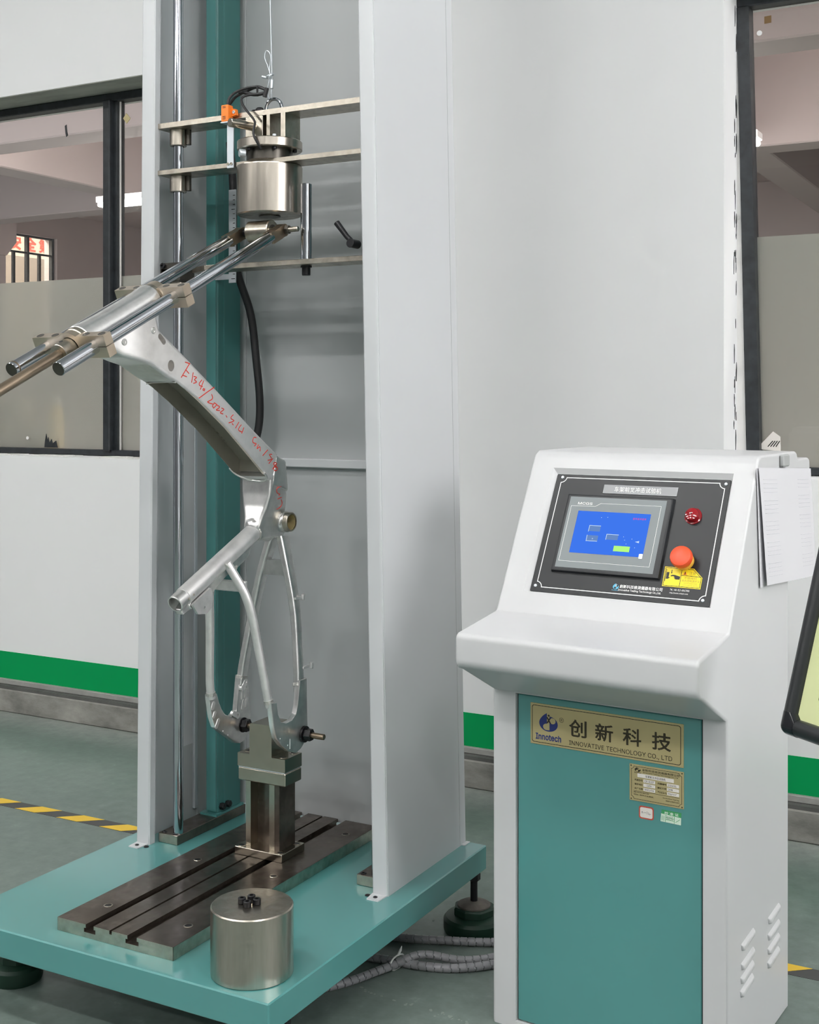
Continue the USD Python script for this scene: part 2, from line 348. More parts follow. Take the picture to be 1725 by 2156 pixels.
def window(name, a, b, bars, label, lean=0.0):
    x = UsdGeom.Xform.Define(stage, numbered('/World', name)); p = str(x.GetPath()); ORG[p] = np.zeros(3)
    tag(x.GetPrim(), label, None, None, 'structure')
    y0, y1, z0, z1, w = WY + WT - .02, WY + WT + .03, WZ[0] - .002, WZ[1], .032
    obj('frame_head', bx(a, b, y0, y1, z1 - w, z1 - .004, .003), 'black_frame', p)
    obj('frame_sill', bx(a, b, y0, y1, z0 + .004, z0 + .024, .003), 'black_frame', p)
    for q, sgn in ((a, 1), (b, -1)):
        d = lean if q == a else 0
        P = [(q, z0 + .024), (q + sgn * w + d, z0 + .024), (q + sgn * w, z1 - w), (q, z1 - w)]
        P[0] = (q + d * .9, z0 + .024)
        obj('frame_jamb', exty(Polygon(P), y0, y1), 'black_frame', p)
        if q == a: obj('filler', exty(Polygon([(q - .0005, z0), (q + d * .9, z0), (q, z1)]), y0 + .006, y1 - .01), 'reveal_paint', p, label='white plaster filling beside the leaning jamb') if d else None
    es = [a] + list(bars) + [b]
    for c in bars:
        obj('mullion', bx(c - .018, c + .014, y0 - .012, y1, z0 + .02, z1 - w + .004, .004), 'black_frame', p)
        obj('bead', bx(c + .014, c + .030, y0 + .012, y1, z0 + .02, z1 - w + .004), 'black_frame', p)
        obj('bead', bx(c + .030, c + .034, y1 - .027, y1 - .022, z0 + .02, z1 - w + .004), 'edge_white', p, label='thin pale edge strip beside the mullion')
    for c, e in zip(es[:-1], es[1:]):
        obj('pane', bx(c, e, y1 - .022, y1 - .017, z0 + .01, z1 - .01), 'window_glass', p, label='clear window pane')
        obj('film', bx(c, e, y1 - .016, y1 - .0155, z0 + .02, 1.535), 'frosted_film', p, label='frosted film over the lower half of the pane')
    return p
window('window_1', *W1, (-4.28, -3.045,), 'black framed window with one mullion behind the test machine')
window('window_2', *W2, (.55,), 'black framed window behind the control console', lean=.030)
sm = []
r = np.random.RandomState(3)
for i in range(46):
    x = r.uniform(-4.4, -2.75); L = r.uniform(.01, .09); sm.append(bx(x, x + L, WY + r.uniform(.02, .11), WY + .128, WZ[0] - .001, WZ[0] + r.uniform(.0005, .0025)))
obj('flaking_paint', sm, 'reveal_paint', label='flaking white paint on the sill of the large window', kind='structure')
sm = []
for i in range(34):
    z = r.uniform(.95, 2.1); L = r.uniform(.008, .06); y = WY + WT - r.uniform(.022, .05)
    g = Polygon([(y + r.uniform(-.002, .002), z), (y + r.uniform(.001, .004), z + L * r.uniform(.2, .4)), (y + r.uniform(.001, .007), z + L * .7), (y + r.uniform(-.001, .003), z + L), (y - r.uniform(0, .003), z + L * .6)]).buffer(0)
    if g.area > 0: sm.append(extx(g, W2[0] - .001, W2[0] + .0012))
obj('scuff', sm, 'black_frame', label='black paint smears on the white reveal beside the window frame', kind='structure')
# stickers on the panes
gy = WY + WT + .006
def on_glass(u, v, y=gy):
    a = (u - 862.5) / FPX; c, s = math.cos(math.radians(YAW)), math.sin(math.radians(YAW)); Z = y / (a * s + c); return np.array([(a * c - s) * Z, y, CAMZ - (v - HOR) / FPX * Z])
def flat(name, pts, m, label, cat):
    return obj(name, exty(Polygon(pts), gy - .0015, gy + .0005), m, label=label, cat=cat)
x, _, z = (-.774, 0, 2.102)
flat('square_sticker', [(x, z), (x + .018, z + .001), (x + .018, z + .02), (x, z + .019)], 'brown_sticker', 'small brown square sticker high on the pane of the right window', 'sticker')
flat('paint_spot', Point(-.787, 2.079).buffer(.007).exterior.coords[:-1], 'print_white', 'small white paint spot under the brown sticker on the window pane', 'spot')
flat('diamond_sticker', [(-2.985, 2.105), (-2.967, 2.085), (-2.984, 2.068), (-3.0, 2.088)], 'brass', 'small yellowish diamond sticker on the narrow pane beside the machine column', 'sticker')
flat('paint_smear', [(-3.275, 2.09), (-3.267, 2.094), (-3.264, 2.07), (-3.26, 2.055), (-3.268, 2.05), (-3.272, 2.066)], 'black_frame', 'short black paint smear high on the large left pane', 'smear')
flat('paint_drip', [(-3.375, .925), (-3.372, .948), (-3.366, .975), (-3.360, .950), (-3.356, .962), (-3.350, .942), (-3.340, .956), (-3.334, .940), (-3.318, .950), (-3.310, .925)], 'black_frame', 'black dried paint drips at the foot of the large left pane', 'paint drips')
flat('paint_fleck', Point(-3.46, .958).buffer(.006).exterior.coords[:-1], 'print_white', 'white paint fleck near the foot of the large left pane', 'spot')
tg = flat('paper_tag', [(-.795, .968), (-.751, 1.015), (-.732, 1.001), (-.731, .962)], 'label_white', 'torn white printed tag stuck at the bottom of the right window pane', 'tag')
obj('print', exty(union_all([LineString([(-.764 + i * .007, .975), (-.752 + i * .006, .989)]).buffer(.0012) for i in range(4)]), gy - .002, gy - .0014), 'print_black', tg)
# ------------------------------------------------------------------ room behind the windows
NX0, NX1, NY0, NY1, NZ = -13.0, 4.2, WY + .30, 17.0, 3.75
WA, WB, WC, WD = 11.2, 13.325, 1.6, 3.39
lw = sbox(NY0, 0, NY1, NZ).difference(sbox(WA, WC, WB, WD))
struct('wall_next_left', extx(lw, NX0 - .25, NX0), 'next_wall', 'greyish end wall of the next room with a lit window')
struct('wall_next_back', bx(NX0, NX1, NY1, NY1 + .1, 0, NZ), 'next_wall', 'greyish far wall of the next room')
struct('wall_next_right', bx(NX1, NX1 + .1, NY0, NY1, 0, NZ), 'next_wall', 'greyish right wall of the next room')
struct('ceiling', bx(NX0, NX1, NY0, NY1, NZ, NZ + .1), 'next_wall', 'ceiling of the next room')
for x in (-8.2, -5.2, -2.4, -.75, 1.6): struct('ceiling_beam', bx(x - .15, x + .15, NY0, NY1, 3.05, NZ, .01), 'next_beam', 'concrete beam running away from the windows in the next room')
for y in (6.9, 9.7, 15.6): struct('ceiling_beam', bx(NX0, NX1, y - .15, y + .15, 3.0, NZ, .01), 'next_beam', 'concrete cross beam in the next room')
p = str(UsdGeom.Xform.Define(stage, '/World/window_3').GetPath()); ORG[p] = np.zeros(3); tag(stage.GetPrimAtPath(p), 'lit inner window seen through the large left pane', None, None, 'structure')
for y in (11.7, 12.265, 12.815, 13.285): obj('mullion', bx(NX0 - .12, NX0 - .06, y, y + .036, WC, WD), 'black_frame', p)
for y in (11.98, 12.566, 13.047): obj('glazing_bar', bx(NX0 - .11, NX0 - .07, y, y + .036, WC, 3.135), 'black_frame', p)
for z in (WC, 3.132, WD - .024): obj('transom', bx(NX0 - .11, NX0 - .07, WA, WB, z, z + .024), 'black_frame', p)
obj('pane', bx(NX0 - .092, NX0 - .088, WA, WB, WC, WD), 'window_glass', p)
struct('wall_far', bx(-15.7, -15.6, 9.5, 18.5, 0, 4.6), 'cream_wall', 'cream wall of the room beyond the inner window')
struct('partition_far', bx(-14.75, -14.7, 10.0, 14.94, 0, 3.33), 'far_partition', 'brown partition beyond the inner window')
chars = [place(ext(fit(text_poly(ch, .3, 'CJK', 2), 0, w_, 0, .235), .01), (-15.6, y, 3.57), (0, 1, 0), (0, 0, 1), (1, 0, 0)) for ch, y, w_ in (('安', 14.90, .26), ('全', 15.235, .26), ('第', 15.565, .25))]
obj('wall_slogan', chars, 'banner_red', label='large red Chinese characters on the cream wall beyond the inner window', cat='wall lettering')
t = thing('wall_unit', 'pale boxed unit on a pillar in the next room, left of the inner window', 'air unit', (-11.7, 10.3, 0))
obj('head', hull([(x, y, z) for x in (-12.0, -11.4) for y, z in ((9.5, 3.23), (10.98, 3.22), (11.01, 3.19), (11.01, 2.99), (10.86, 2.82), (9.5, 2.82))]), 'next_wall', t)
obj('pillar', bx(-12.0, -11.4, 9.5, 10.85, 0, 2.82, .01), 'next_wall', t)
def batten(name, x0, x1, y, z, w, m, label, grp=None, alongy=False, hang=None):
    t = thing(name, label, 'ceiling light', ((x0 + x1) / 2, y, z), grp)
    obj('housing', bx(x0, x1, y - w / 2, y + w / 2, z, z + .05, .006), 'lamp_body', t)
    obj('diffuser', bx(x0 + .01, x1 - .01, y - w * .45, y + w * .45, z - .035, z, .01), m, t)
    if hang:
        for q in (x0 + .15, x1 - .15): obj('hanger', cyl((q, y, z + .04), (q, y, hang), .006), 'zinc', t)
batten('tube_light', -7.31, -5.7, 8.0, 2.74, .14, 'lamp_next', 'glowing tube light hanging in the next room behind the narrow left pane', hang=NZ)
batten('tube_light', -3.25, -1.85, 8.0, 2.74, .14, 'lamp_next', 'tube light hanging in the next room at the edge of the right window', hang=NZ)
for x in (-6.4, -3.9, -1.4, 1.2, 3.0): batten('tube_light', x - .7, x + .7, 4.0, 3.30, .14, 'lamp_next', 'tube light hanging in the next room out of view', 'hidden lights of the next room', hang=NZ)
for x, y in ((-8.4, 12.4), (-7.4, 10.1), (-4.0, 10.1), (.5, 10.1), (-6.6, 7.3), (-1.4, 7.3), (.7, 7.3)): batten('tube_light', x - .7, x + .7, y, 3.69, .14, 'lamp_next', 'tube light behind a cross beam of the next room', 'hidden lights of the next room')
batten('tube_light', -14.9, -14.0, 12.6, 4.3, .3, 'lamp_far', 'tube light above the cream wall beyond the inner window')
t = thing('spray_bottle', 'blurred yellow bottle behind the frosted film of the large left window', 'bottle', (-3.412, 3.495, .90))
obj('body', lathe([(.025, 0), (.027, .01), (.027, .13), (.020, .165), (.012, .18)], (-3.412, 3.495, .90), (0, 0, 1)), 'bottle_yellow', t)
obj('cap', cyl((-3.412, 3.495, 1.08), (-3.412, 3.495, 1.115), .013), 'label_white', t)
obj('tool_case', bx(-3.53, -3.45, 3.46, 3.53, .90, .985, .01), 'box_dark', label='blurred dark case beside the yellow bottle behind the frosted pane', cat='case')
obj('cardboard_box', bx(-3.72, -3.56, 3.46, 3.53, .90, 1.10, .004), 'far_partition', label='blurred brown box behind the frosted film left of the dark case', cat='box')
# ------------------------------------------------------------------ hall lights (above the frame)
for x, y in ((-4.8, .55), (-2.0, .55), (1.0, .55), (-4.9, -1.2), (-2.7, -1.2), (-.7, -1.2), (1.4, -1.2), (-5.4, -3.4), (-3.3, -3.4), (-1.1, -3.4), (1.1, -3.4)):
    batten('batten_light', x - .6, x + .6, y, 3.5, .16, 'lamp_main', 'white tube light fixed to the workshop ceiling out of view', 'workshop ceiling lights')
# hazard tape
for xa, xb, lab in ((-6.29, -1.75, 'yellow and black hazard tape on the floor left of the machine'), (-.72, 2.3, 'yellow and black hazard tape on the floor behind the console')):
    t = thing('hazard_tape', lab, 'floor tape', (xa, 2.48, 0))
    obj('black_strip', bx(xa, xb, 2.4565, 2.502, 0, .0006), 'tape_black', t)
    x = -6.29
    while x < xb - .13:
        if x >= xa: obj('yellow_block', extz(Polygon([(x, 2.4565), (x + .072, 2.4565), (x + .127, 2.502), (x + .055, 2.502)]), .0004, .0011), 'tape_yellow', t)
        x += .1496
rs = np.random.RandomState(11); sc_ = []
for i in range(34):
    u_ = rs.uniform(0, 1); q = np.array((-1.196, 2.012)) * (1 - u_) + np.array((-.965, 1.995)) * u_ + rs.normal(0, .003, 2); sc_.append(Point(q).buffer(rs.uniform(.001, .0032), quad_segs=2))
for i in range(50):
    q = np.array((rs.uniform(-1.7, -.3), rs.uniform(1.5, 3.1))); sc_.append(affinity.scale(Point(q).buffer(rs.uniform(.001, .0035), quad_segs=2), rs.uniform(.6, 2.2), 1))
struct('floor_scuffs', extz(union_all(sc_), .0001, .0004), 'floor_scuff', 'pale scuffs and specks on the painted floor')
# ------------------------------------------------------------------ impact testing machine
MX, MYC = -1.457, 2.083           # axis of the drop line
ZB = .17                          # top of the base slab
mc = thing('impact_testing_machine', 'tall grey and teal drop impact testing machine holding a bicycle frame', 'testing machine', (MX, 2.0, 0))
BX0, BX1, BY0, BY1 = -1.809, -1.115, 1.591, 2.379
obj('base_slab', bx(BX0, BX1, BY0, BY1, .120, ZB, .0022), 'teal_paint', mc, label='teal painted steel base slab')
# T-slot table: strips between grooves plus the body below
TX = [-1.597, -1.531, -1.5135, -1.4775, -1.4725, -1.4375, -1.4175, -1.340]
prof = [(-1.597, ZB), (-1.597, .193)]
for a, b, d, u in ((-1.531, -1.5135, .0135, .004), (-1.4775, -1.4725, .006, 0), (-1.4375, -1.4175, .0135, .004)):
    prof += [(a, .193), (a, .193 - d * .5), (a - u, .193 - d * .5), (a - u, .193 - d), (b + u, .193 - d), (b + u, .193 - d * .5), (b, .193 - d * .5), (b, .193)] if u else [(a, .193), (a, .193 - d), (b, .193 - d), (b, .193)]
prof += [(-1.340, .193), (-1.340, ZB)]
tt = obj('slotted_table', exty(Polygon(prof), 1.638, 2.311), 'oiled_steel', mc, label='oily dark steel table with two T-slots')
edge = exty(Polygon(prof).buffer(-.0003), 1.6374, 1.6385)
obj('front_edge', edge, 'nickel_steel', tt)
obj('side_edge', bx(-1.3405, -1.3394, 1.6385, 2.31, ZB + .0005, .1925), 'nickel_steel', tt)
for x in (-1.553, -1.372):
    for y in (1.718, 1.974, 2.236):
        obj('screw', [ring((x, y, .1915), (x, y, .1938), .0085, .0062, .0005, 24), screw((x, y, .1905), (0, 0, 1), .0058, .002)], 'ground_steel', tt)
        obj('screw_recess', cyl((x, y, .193), (x, y, .1932), .0058, 0, 20), 'black_oxide', tt)
# column covers: folded sheet, leaning slightly inward towards the top
def column(sg, label):
    xo = -1.768 if sg < 0 else -1.160; lean = .016 if sg < 0 else -.034; zt = 2.95; w = .036 if sg < 0 else .033
    A = lambda x, z: x + lean * (z - ZB) / (1.93 - ZB)
    p = obj('column_cover', prism_lean([(xo, 2.044), (xo, 2.372), (xo + .0025 * -sg, 2.372), (xo + .0025 * -sg, 2.044)], lean, zt), 'machine_grey', mc, label=label)
    q = 0.006
    fx = [(xo, 2.048), (xo + q * .3 * -sg, 2.0417), (xo + q * -sg, 2.040), (xo + (w - .003) * -sg, 2.040), (xo + w * -sg, 2.0425), (xo + w * -sg, 2.058), (xo + (w - .0022) * -sg, 2.058), (xo + (w - .0022) * -sg, 2.0435), (xo + .0025 * -sg, 2.0435)]
    obj('front_flange', prism_lean(fx, lean, zt), 'machine_grey', p)
    obj('foot_tab', hull([(a, b, z) for a, b in ((xo + .002 * -sg, 2.043), (xo + .033 * -sg, 2.043), (xo + .029 * -sg, 2.012), (xo + .0045 * -sg, 2.012)) for z in (ZB, ZB + .0022)]), 'machine_grey', p)
    obj('tab_screw', screw((xo + .017 * -sg, 2.024, ZB + .0022), (0, 0, 1), .0042, .0016), 'black_oxide', p)
    obj('tab_screw', lathe([(.0055, 0), (.005, .0015), (.002, .0028)], (xo + .037 * -sg, 2.030, ZB), (0, 0, 1), 18), 'black_oxide', p)
    obj('rear_tab', bx(min(xo, xo - .008 * -sg), max(xo, xo - .008 * -sg), 2.352, 2.376, ZB, ZB + .002), 'machine_grey', p)
    obj('seam', prism_lean([(xo - .0004, 2.345), (xo + .0004, 2.345), (xo + .0004, 2.3465), (xo - .0004, 2.3465)], lean, zt), 'panel_grey', p)
def prism_lean(P, lean, zt):
    m = extz(Polygon(P), ZB, zt); m.vertices[:, 0] += lean * (m.vertices[:, 2] - ZB) / (1.93 - ZB); return m
column(-1, 'tall grey folded sheet cover of the left column'); column(1, 'tall grey folded sheet cover of the right column')
# inside of the left cover: guard strips with an open slot
iv = obj('inner_guard', [bx(-1.764, -1.7605, 2.238, 2.285, 1.520, 2.95), bx(-1.764, -1.7605, 2.238, 2.285, ZB, 1.262), bx(-1.766, -1.764, 2.19, 2.285, ZB, 2.95)], 'panel_grey', mc, label='grey guard strip inside the left column with an open slot')
obj('slot', bx(-1.7638, -1.7630, 2.239, 2.266, 1.262, 1.520), 'black_oxide', iv)
obj('edge_rail', bx(-1.764, -1.757, 2.2285, 2.2385, 1.2625, 2.95, .001), 'zinc', iv, label='bright edge strip')
obj('edge_rail', bx(-1.764, -1.757, 2.2235, 2.2335, ZB + .02, 1.262, .001), 'zinc', iv)
obj('edge_rail', bx(-1.764, -1.760, 2.266, 2.2705, 1.03, 1.52, .0008), 'zinc', iv)
obj('lower_guard', bx(-1.764, -1.7615, 2.19, 2.2230, 1.262, 1.355), 'panel_grey', iv)
# structural posts behind
for sg, lab in ((-1, 'teal square post inside the left column'), (1, 'teal square post inside the right column')):
    x0, x1 = (-1.714, -1.684) if sg < 0 else (-1.250, -1.220)
    tp = obj('post', bx(x0, x1, 2.208, 2.296, .19, 2.95, .004), 'teal_dark', mc, label=lab)
    obj('front_strip', bx(x0 + .004, x1 - .001, 2.204, 2.2085, .20, 2.95), 'teal_paint', tp)
    obj('foot_flange', bx(x0 - .010, x1 + .004, 2.200, 2.30, .19, .195), 'teal_paint', tp)
    if sg < 0:
        for y in (2.222, 2.243): obj('foot_bolt', hexp((x1 - .001, y, .208), (x1 + .010, y, .208), .0075), 'black_oxide', tp)
        obj('seam', bx(x1 - .0006, x1 + .0007, 2.232, 2.2335, .2, 2.95), 'teal_paint', tp)
# back panel in two sheets with a rail between
bp = obj('back_panel', bx(-1.683, -1.200, 2.313, 2.318, .9695, 2.95), 'panel_grey', mc, label='upper grey back sheet')
obj('fold', bx(-1.700, -1.681, 2.309, 2.315, .19, 2.95, .001), 'panel_grey', bp, label='folded edge of the back sheet')
bq = obj('back_panel', bx(-1.683, -1.200, 2.313, 2.318, .185, .9515), 'panel_grey', mc, label='lower grey back sheet')
obj('cross_rail', bx(-1.683, -1.200, 2.300, 2.318, .951, .970, .002), 'machine_grey', bp, label='pale horizontal rail between the back sheets')
# rail plates and guide rods
for sg in (-1, 1):
    rx = -1.690 if sg < 0 else -1.207
    x0, x1 = (-1.729, -1.678) if sg < 0 else (-1.243, -1.192)
    rp = obj('rod_plate', bx(x0, x1, 2.066, 2.305, ZB, .19, .001), 'oiled_steel', mc, label='dark oily steel plate under the guide rod')
    obj('plate_edge', bx(x0 + .001, x1 - .001, 2.0655, 2.0665, ZB + .001, .1892), 'nickel_steel', rp)
    for y in (2.075, 2.27): obj('screw', screw((x1 - .012, y, .189), (0, 0, 1), .006, .0025), 'black_oxide', rp)
    obj('screw', screw((x0 + .010, 2.075, .189), (0, 0, 1), .006, .0025), 'black_oxide', rp)
    obj('guide_rod', cyl((rx, MYC, .19), (rx, MYC, 2.95), .0105), 'chrome', mc, label='vertical chromed guide rod')
hb_ = obj('head_beam', bx(-1.775, -1.165, 2.05, 2.32, 2.95, 3.03, .004), 'teal_paint', mc, label='teal cross beam on top of the columns')
obj('pulley', cyl((MX + .0335, 2.07, 2.93), (MX + .0335, 2.096, 2.93), .030, .003), 'dark_steel', hb_)
obj('pulley_bracket', bx(MX + .028, MX + .039, 2.062, 2.104, 2.925, 2.951), 'dark_steel', hb_)
# stop bar with clamps, post and lever
sb = obj('stop_bar', bx(-1.60, -1.20, 2.054, 2.112, 1.364, 1.3745, .0008), 'nickel_steel', mc, label='steel stop bar clamped across the guide rods')
obj('taper_end', hull([(x, y, z) for x, y in ((-1.595, 2.054), (-1.595, 2.112), (-1.655, 2.112), (-1.655, 2.085)) for z in (1.364, 1.3745)]), 'nickel_steel', sb)
for sg in (-1, 1):
    rx = -1.690 if sg < 0 else -1.207
    cl = obj('rod_clamp', tm(mf(bx(rx - (.030 if sg < 0 else .016), rx + .022, MYC - .026, MYC + .030, 1.345, 1.385, .004)) - mf(bx(rx - .024, rx - .006, MYC - .03, MYC - .004, 1.34, 1.372))), 'dark_steel', mc, label='dark clamp block gripping the guide rod')
    obj('bushing', cyl((rx, MYC, 1.322), (rx, MYC, 1.386), .0155, .002), 'brushed_steel', cl)
    obj('clamp_screw', screw((rx - (.018 if sg < 0 else -.010), MYC - .026, 1.379), (0, -1, 0), .006, .005), 'black_oxide', cl)
lv = obj('clamp_lever', tube([(-1.245, 2.06, 1.398), (-1.258, 2.055, 1.412), (-1.281, 2.055, 1.440)], [.0055, .0052, .0062], 14), 'black_oxide', mc, label='black clamping lever beside the right column')
obj('hub', cyl((-1.246, 2.046, 1.398), (-1.246, 2.075, 1.398), .0085, .001, 24), 'black_oxide', lv)
sp = obj('buffer_post', cyl((-1.3695, MYC, 1.3745), (-1.3695, MYC, 1.526), .0112, .0008), 'chrome', mc, label='short chromed post standing on the stop bar')
obj('nut', cyl((-1.3695, MYC, 1.345), (-1.3695, MYC, 1.364), .0085, .001), 'black_oxide', sp)
obj('washer', cyl((-1.3695, MYC, 1.3608), (-1.3695, MYC, 1.364), .0112), 'black_oxide', sp)
# height scale
sc = obj('height_scale', bx(-1.645, -1.627, 2.198, 2.201, 1.352, 1.553), 'zinc', mc, label='steel height scale behind the impactor')
obj('graduation', [bx(-1.6335 - (.004 if i % 5 == 0 else 0), -1.6285, 2.1972, 2.1982, 1.36 + i * .01, 1.3612 + i * .01) for i in range(19)], 'print_black', sc)
obj('scale_bracket', bx(-1.684, -1.630, 2.2015, 2.2035, 1.36, 1.372), 'zinc', sc)
# drag cable loop
obj('cable_loop', tube([(-1.655, 2.215, 1.66), (-1.650, 2.217, 1.60), (-1.647, 2.217, 1.50), (-1.643, 2.225, 1.38), (-1.632, 2.255, 1.30), (-1.622, 2.265, 1.20), (-1.613, 2.268, 1.10), (-1.618, 2.268, 1.03), (-1.640, 2.262, .985), (-1.668, 2.255, .975), (-1.70, 2.25, 1.00)], .0085, 12, 90), 'rubber_black', mc, label='black drag cable hanging in a loop')
# levelling mounts
for x, y, lab in ((-1.130, 2.350, 'green levelling mount under the rear right corner'), (-1.800, 1.738, 'green levelling mount under the front left corner'), (-1.136, 1.66, 'green levelling mount under the front right corner'), (-1.79, 2.338, 'green levelling mount under the rear left corner')):
    kk = .78 if 'front left' in lab else 1.0
    mt = obj('levelling_mount', [lathe([(rr * kk, hh) for rr, hh in [(.060, 0), (.063, .006), (.063, .026), (.058, .032), (.045, .036), (.020, .038)]], (x, y, 0), (0, 0, 1), 40), cyl((x, y, .034), (x, y, .052), .043 * kk, .003, 8)], 'mount_green', mc, label=lab)
    obj('disc', lathe([(.034, 0), (.034, .003), (.024, .008), (.012, .010)], (x, y, .052), (0, 0, 1), 36), 'mount_rust', mt)
    obj('stem', cyl((x, y, .055), (x, y, .1205), .0075), 'black_oxide', mt)
    obj('nut', hexp((x, y, .104), (x, y, .119), .0135), 'black_oxide', mt)

# ------------------------------------------------------------------ drop carriage
dc = thing('drop_carriage', 'steel drop hammer carriage with a round impactor on two guide rods', 'drop hammer', (MX, MYC, 1.56))
def arm(z0, z1, label):
    P = sbox(-1.722, 2.052, -1.192, 2.114)
    for rx in (-1.690, -1.207): P = P.difference(Point(rx, MYC).buffer(.0118))
    a = obj('arm_plate', extz(P, z0, z1), 'nickel_steel', dc, label=label)
    for rx in (-1.690, -1.207):
        obj('bushing', [ring((rx, MYC, z0 - .034), (rx, MYC, z0), .0178, .0118, .001), ring((rx, MYC, z1), (rx, MYC, z1 + .004), .0178, .0118, .0005)], 'brushed_steel', a)
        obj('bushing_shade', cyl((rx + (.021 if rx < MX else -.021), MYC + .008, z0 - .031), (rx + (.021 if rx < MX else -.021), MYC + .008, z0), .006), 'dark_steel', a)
arm(1.665, 1.6755, 'upper horizontal arm plate'); arm(1.5685, 1.5775, 'lower horizontal arm plate')
c0 = (MX, MYC)
im = obj('impactor', lathe([(.063, 0), (.0658, .002), (.0658, .0955), (.0648, .0985)], (MX, MYC, 1.469), (0, 0, 1), 96), 'brushed_steel', dc, label='round brushed steel impact weight')
obj('striker', cyl((MX, MYC, 1.4665), (MX, MYC, 1.4692), .022), 'dark_steel', im)
fl = obj('flange', lathe([(.0630, 0), (.0655, .002), (.0655, .0175), (.0640, .019)], (MX, MYC, 1.5985), (0, 0, 1), 96), 'brushed_steel', dc, label='round flange above the lower arm')
obj('load_cell', lathe([(.046, 0), (.046, .022), (.052, .0225), (.052, .026)], (MX, MYC, 1.5775), (0, 0, 1), 64), 'dark_steel', fl, label='dark round load cell')
for a in range(6):
    t_ = math.radians(-105 + a * 60); q = np.array((MX + .053 * math.cos(t_), MYC + .053 * math.sin(t_), 1.5985)); obj('screw', screw(q, (0, 0, -1), .0045, .005), 'black_oxide', fl)
    q2 = q.copy(); q2[2] = 1.6175
    if a in (1, 2): obj('stud', cyl(q2, q2 + (0, 0, .006), .004, .0008, 16), 'zinc', fl)
cn = obj('connector', cyl((MX - .022, MYC - .052, 1.588), (MX - .030, MYC - .062, 1.588), .008, .001), 'zinc', fl, label='small bright cable connector')
rb = obj('release_block', bx(MX - .036, MX + .006, 2.050, 2.098, 1.6175, 1.665, .001), 'ground_steel', dc, label='steel release block between flange and upper arm')
obj('cheek_plate', bx(MX + .014, MX + .022, 2.052, 2.104, 1.6175, 1.665), 'nickel_steel', rb)
obj('cheek_plate', bx(MX + .048, MX + .059, 2.052, 2.104, 1.6175, 1.665), 'nickel_steel', rb)
obj('lock_pin', cyl((MX - .012, 2.066, 1.6445), (MX - .036, 1.998, 1.6445), .0088, .001), 'ground_steel', rb, label='pin sticking out of the release block')
obj('foot_bar', bx(MX - .040, MX + .010, 2.046, 2.10, 1.6175, 1.6225), 'ground_steel', rb)
# photo sensor with its bracket
se = obj('sensor', bx(-1.5385, -1.5215, 2.030, 2.048, 1.6565, 1.690, .0012), 'orange_plastic', dc, label='orange photo sensor on the upper arm')
obj('ear', hull([(x, y, z) for x, z in ((-1.522, 1.684), (-1.512, 1.682), (-1.510, 1.670), (-1.522, 1.668)) for y in (2.042, 2.050)]), 'orange_plastic', se)
obj('ear_screw', screw((-1.5155, 2.042, 1.676), (0, -1, 0), .0035, .002), 'zinc', se)
obj('print', [bx(-1.5345, -1.527, 2.0296, 2.0301, 1.661 + z, 1.662 + z) for z in (0, .0025, .005, .0225, .025)], 'print_dark', se)
br = obj('sensor_bracket', [bx(-1.5355, -1.5195, 2.046, 2.0485, 1.566, 1.656), bx(-1.5395, -1.5195, 2.030, 2.0485, 1.654, 1.6562)], 'zinc', dc, label='bent zinc strip holding the sensor')
for x in (-1.5325, -1.5245): obj('screw', screw((x, 2.046, 1.574), (0, -1, 0), .003, .002), 'ground_steel', br)
# eye and screws on the upper arm
ey = [(MX + .010 + .019 * math.cos(a), MYC, 1.684 + .019 * math.sin(a)) for a in np.linspace(0, 2 * math.pi, 28, endpoint=False)]
el = obj('lifting_eye', tube(ey, .0036, 12, closed=True), 'chrome', dc, label='chromed lifting eye')
for x, y in ((MX - .028, 2.072), (MX - .008, 2.060)): obj('cap_screw', lathe([(.0085, 0), (.0085, .004), (.006, .007)], (x, y, 1.6755), (0, 0, 1), 24), 'black_oxide', dc)
# sensor leads tied together at the eye
w = lambda *P: np.array(P)
obj('sensor_lead', tube([(-1.5295, 2.040, 1.689), (-1.5285, 2.043, 1.704), (-1.519, 2.052, 1.718), (-1.497, 2.062, 1.7265), (-1.470, 2.068, 1.7255), (-1.455, 2.07, 1.7175)], .0028, 10, 50), 'rubber_black', dc, label='black sensor lead')
obj('sensor_lead', tube([(-1.600, 2.10, 1.675), (-1.582, 2.095, 1.692), (-1.560, 2.088, 1.707), (-1.535, 2.078, 1.7185), (-1.505, 2.072, 1.724), (-1.478, 2.070, 1.728), (-1.456, 2.07, 1.719)], .0034, 10, 60), 'rubber_black', dc)
obj('sensor_lead', tube([(-1.456, 2.068, 1.712), (-1.474, 2.060, 1.7105), (-1.492, 2.052, 1.7085), (-1.4975, 2.044, 1.702), (-1.492, 2.040, 1.688), (-1.478, 2.036, 1.672), (-1.462, 2.034, 1.655), (-1.450, 2.022, 1.640), (-1.446, 2.012, 1.620), (-1.438, 2.012, 1.604), (-1.436, 2.022, 1.592)], .0024, 10, 90), 'rubber_black', dc)
obj('sensor_lead', tube([(-1.52, 2.066, 1.7215), (-1.50, 2.064, 1.717), (-1.482, 2.062, 1.7115), (-1.458, 2.066, 1.7125)], .0036, 10, 30), 'rubber_black', dc)
obj('tie', [tube([(-1.475, 2.066, 1.708), (-1.474, 2.064, 1.7275)], .0022, 8), tube([(-1.456, 2.064, 1.704), (-1.452, 2.066, 1.722)], .0045, 8)], 'rubber_black', dc)
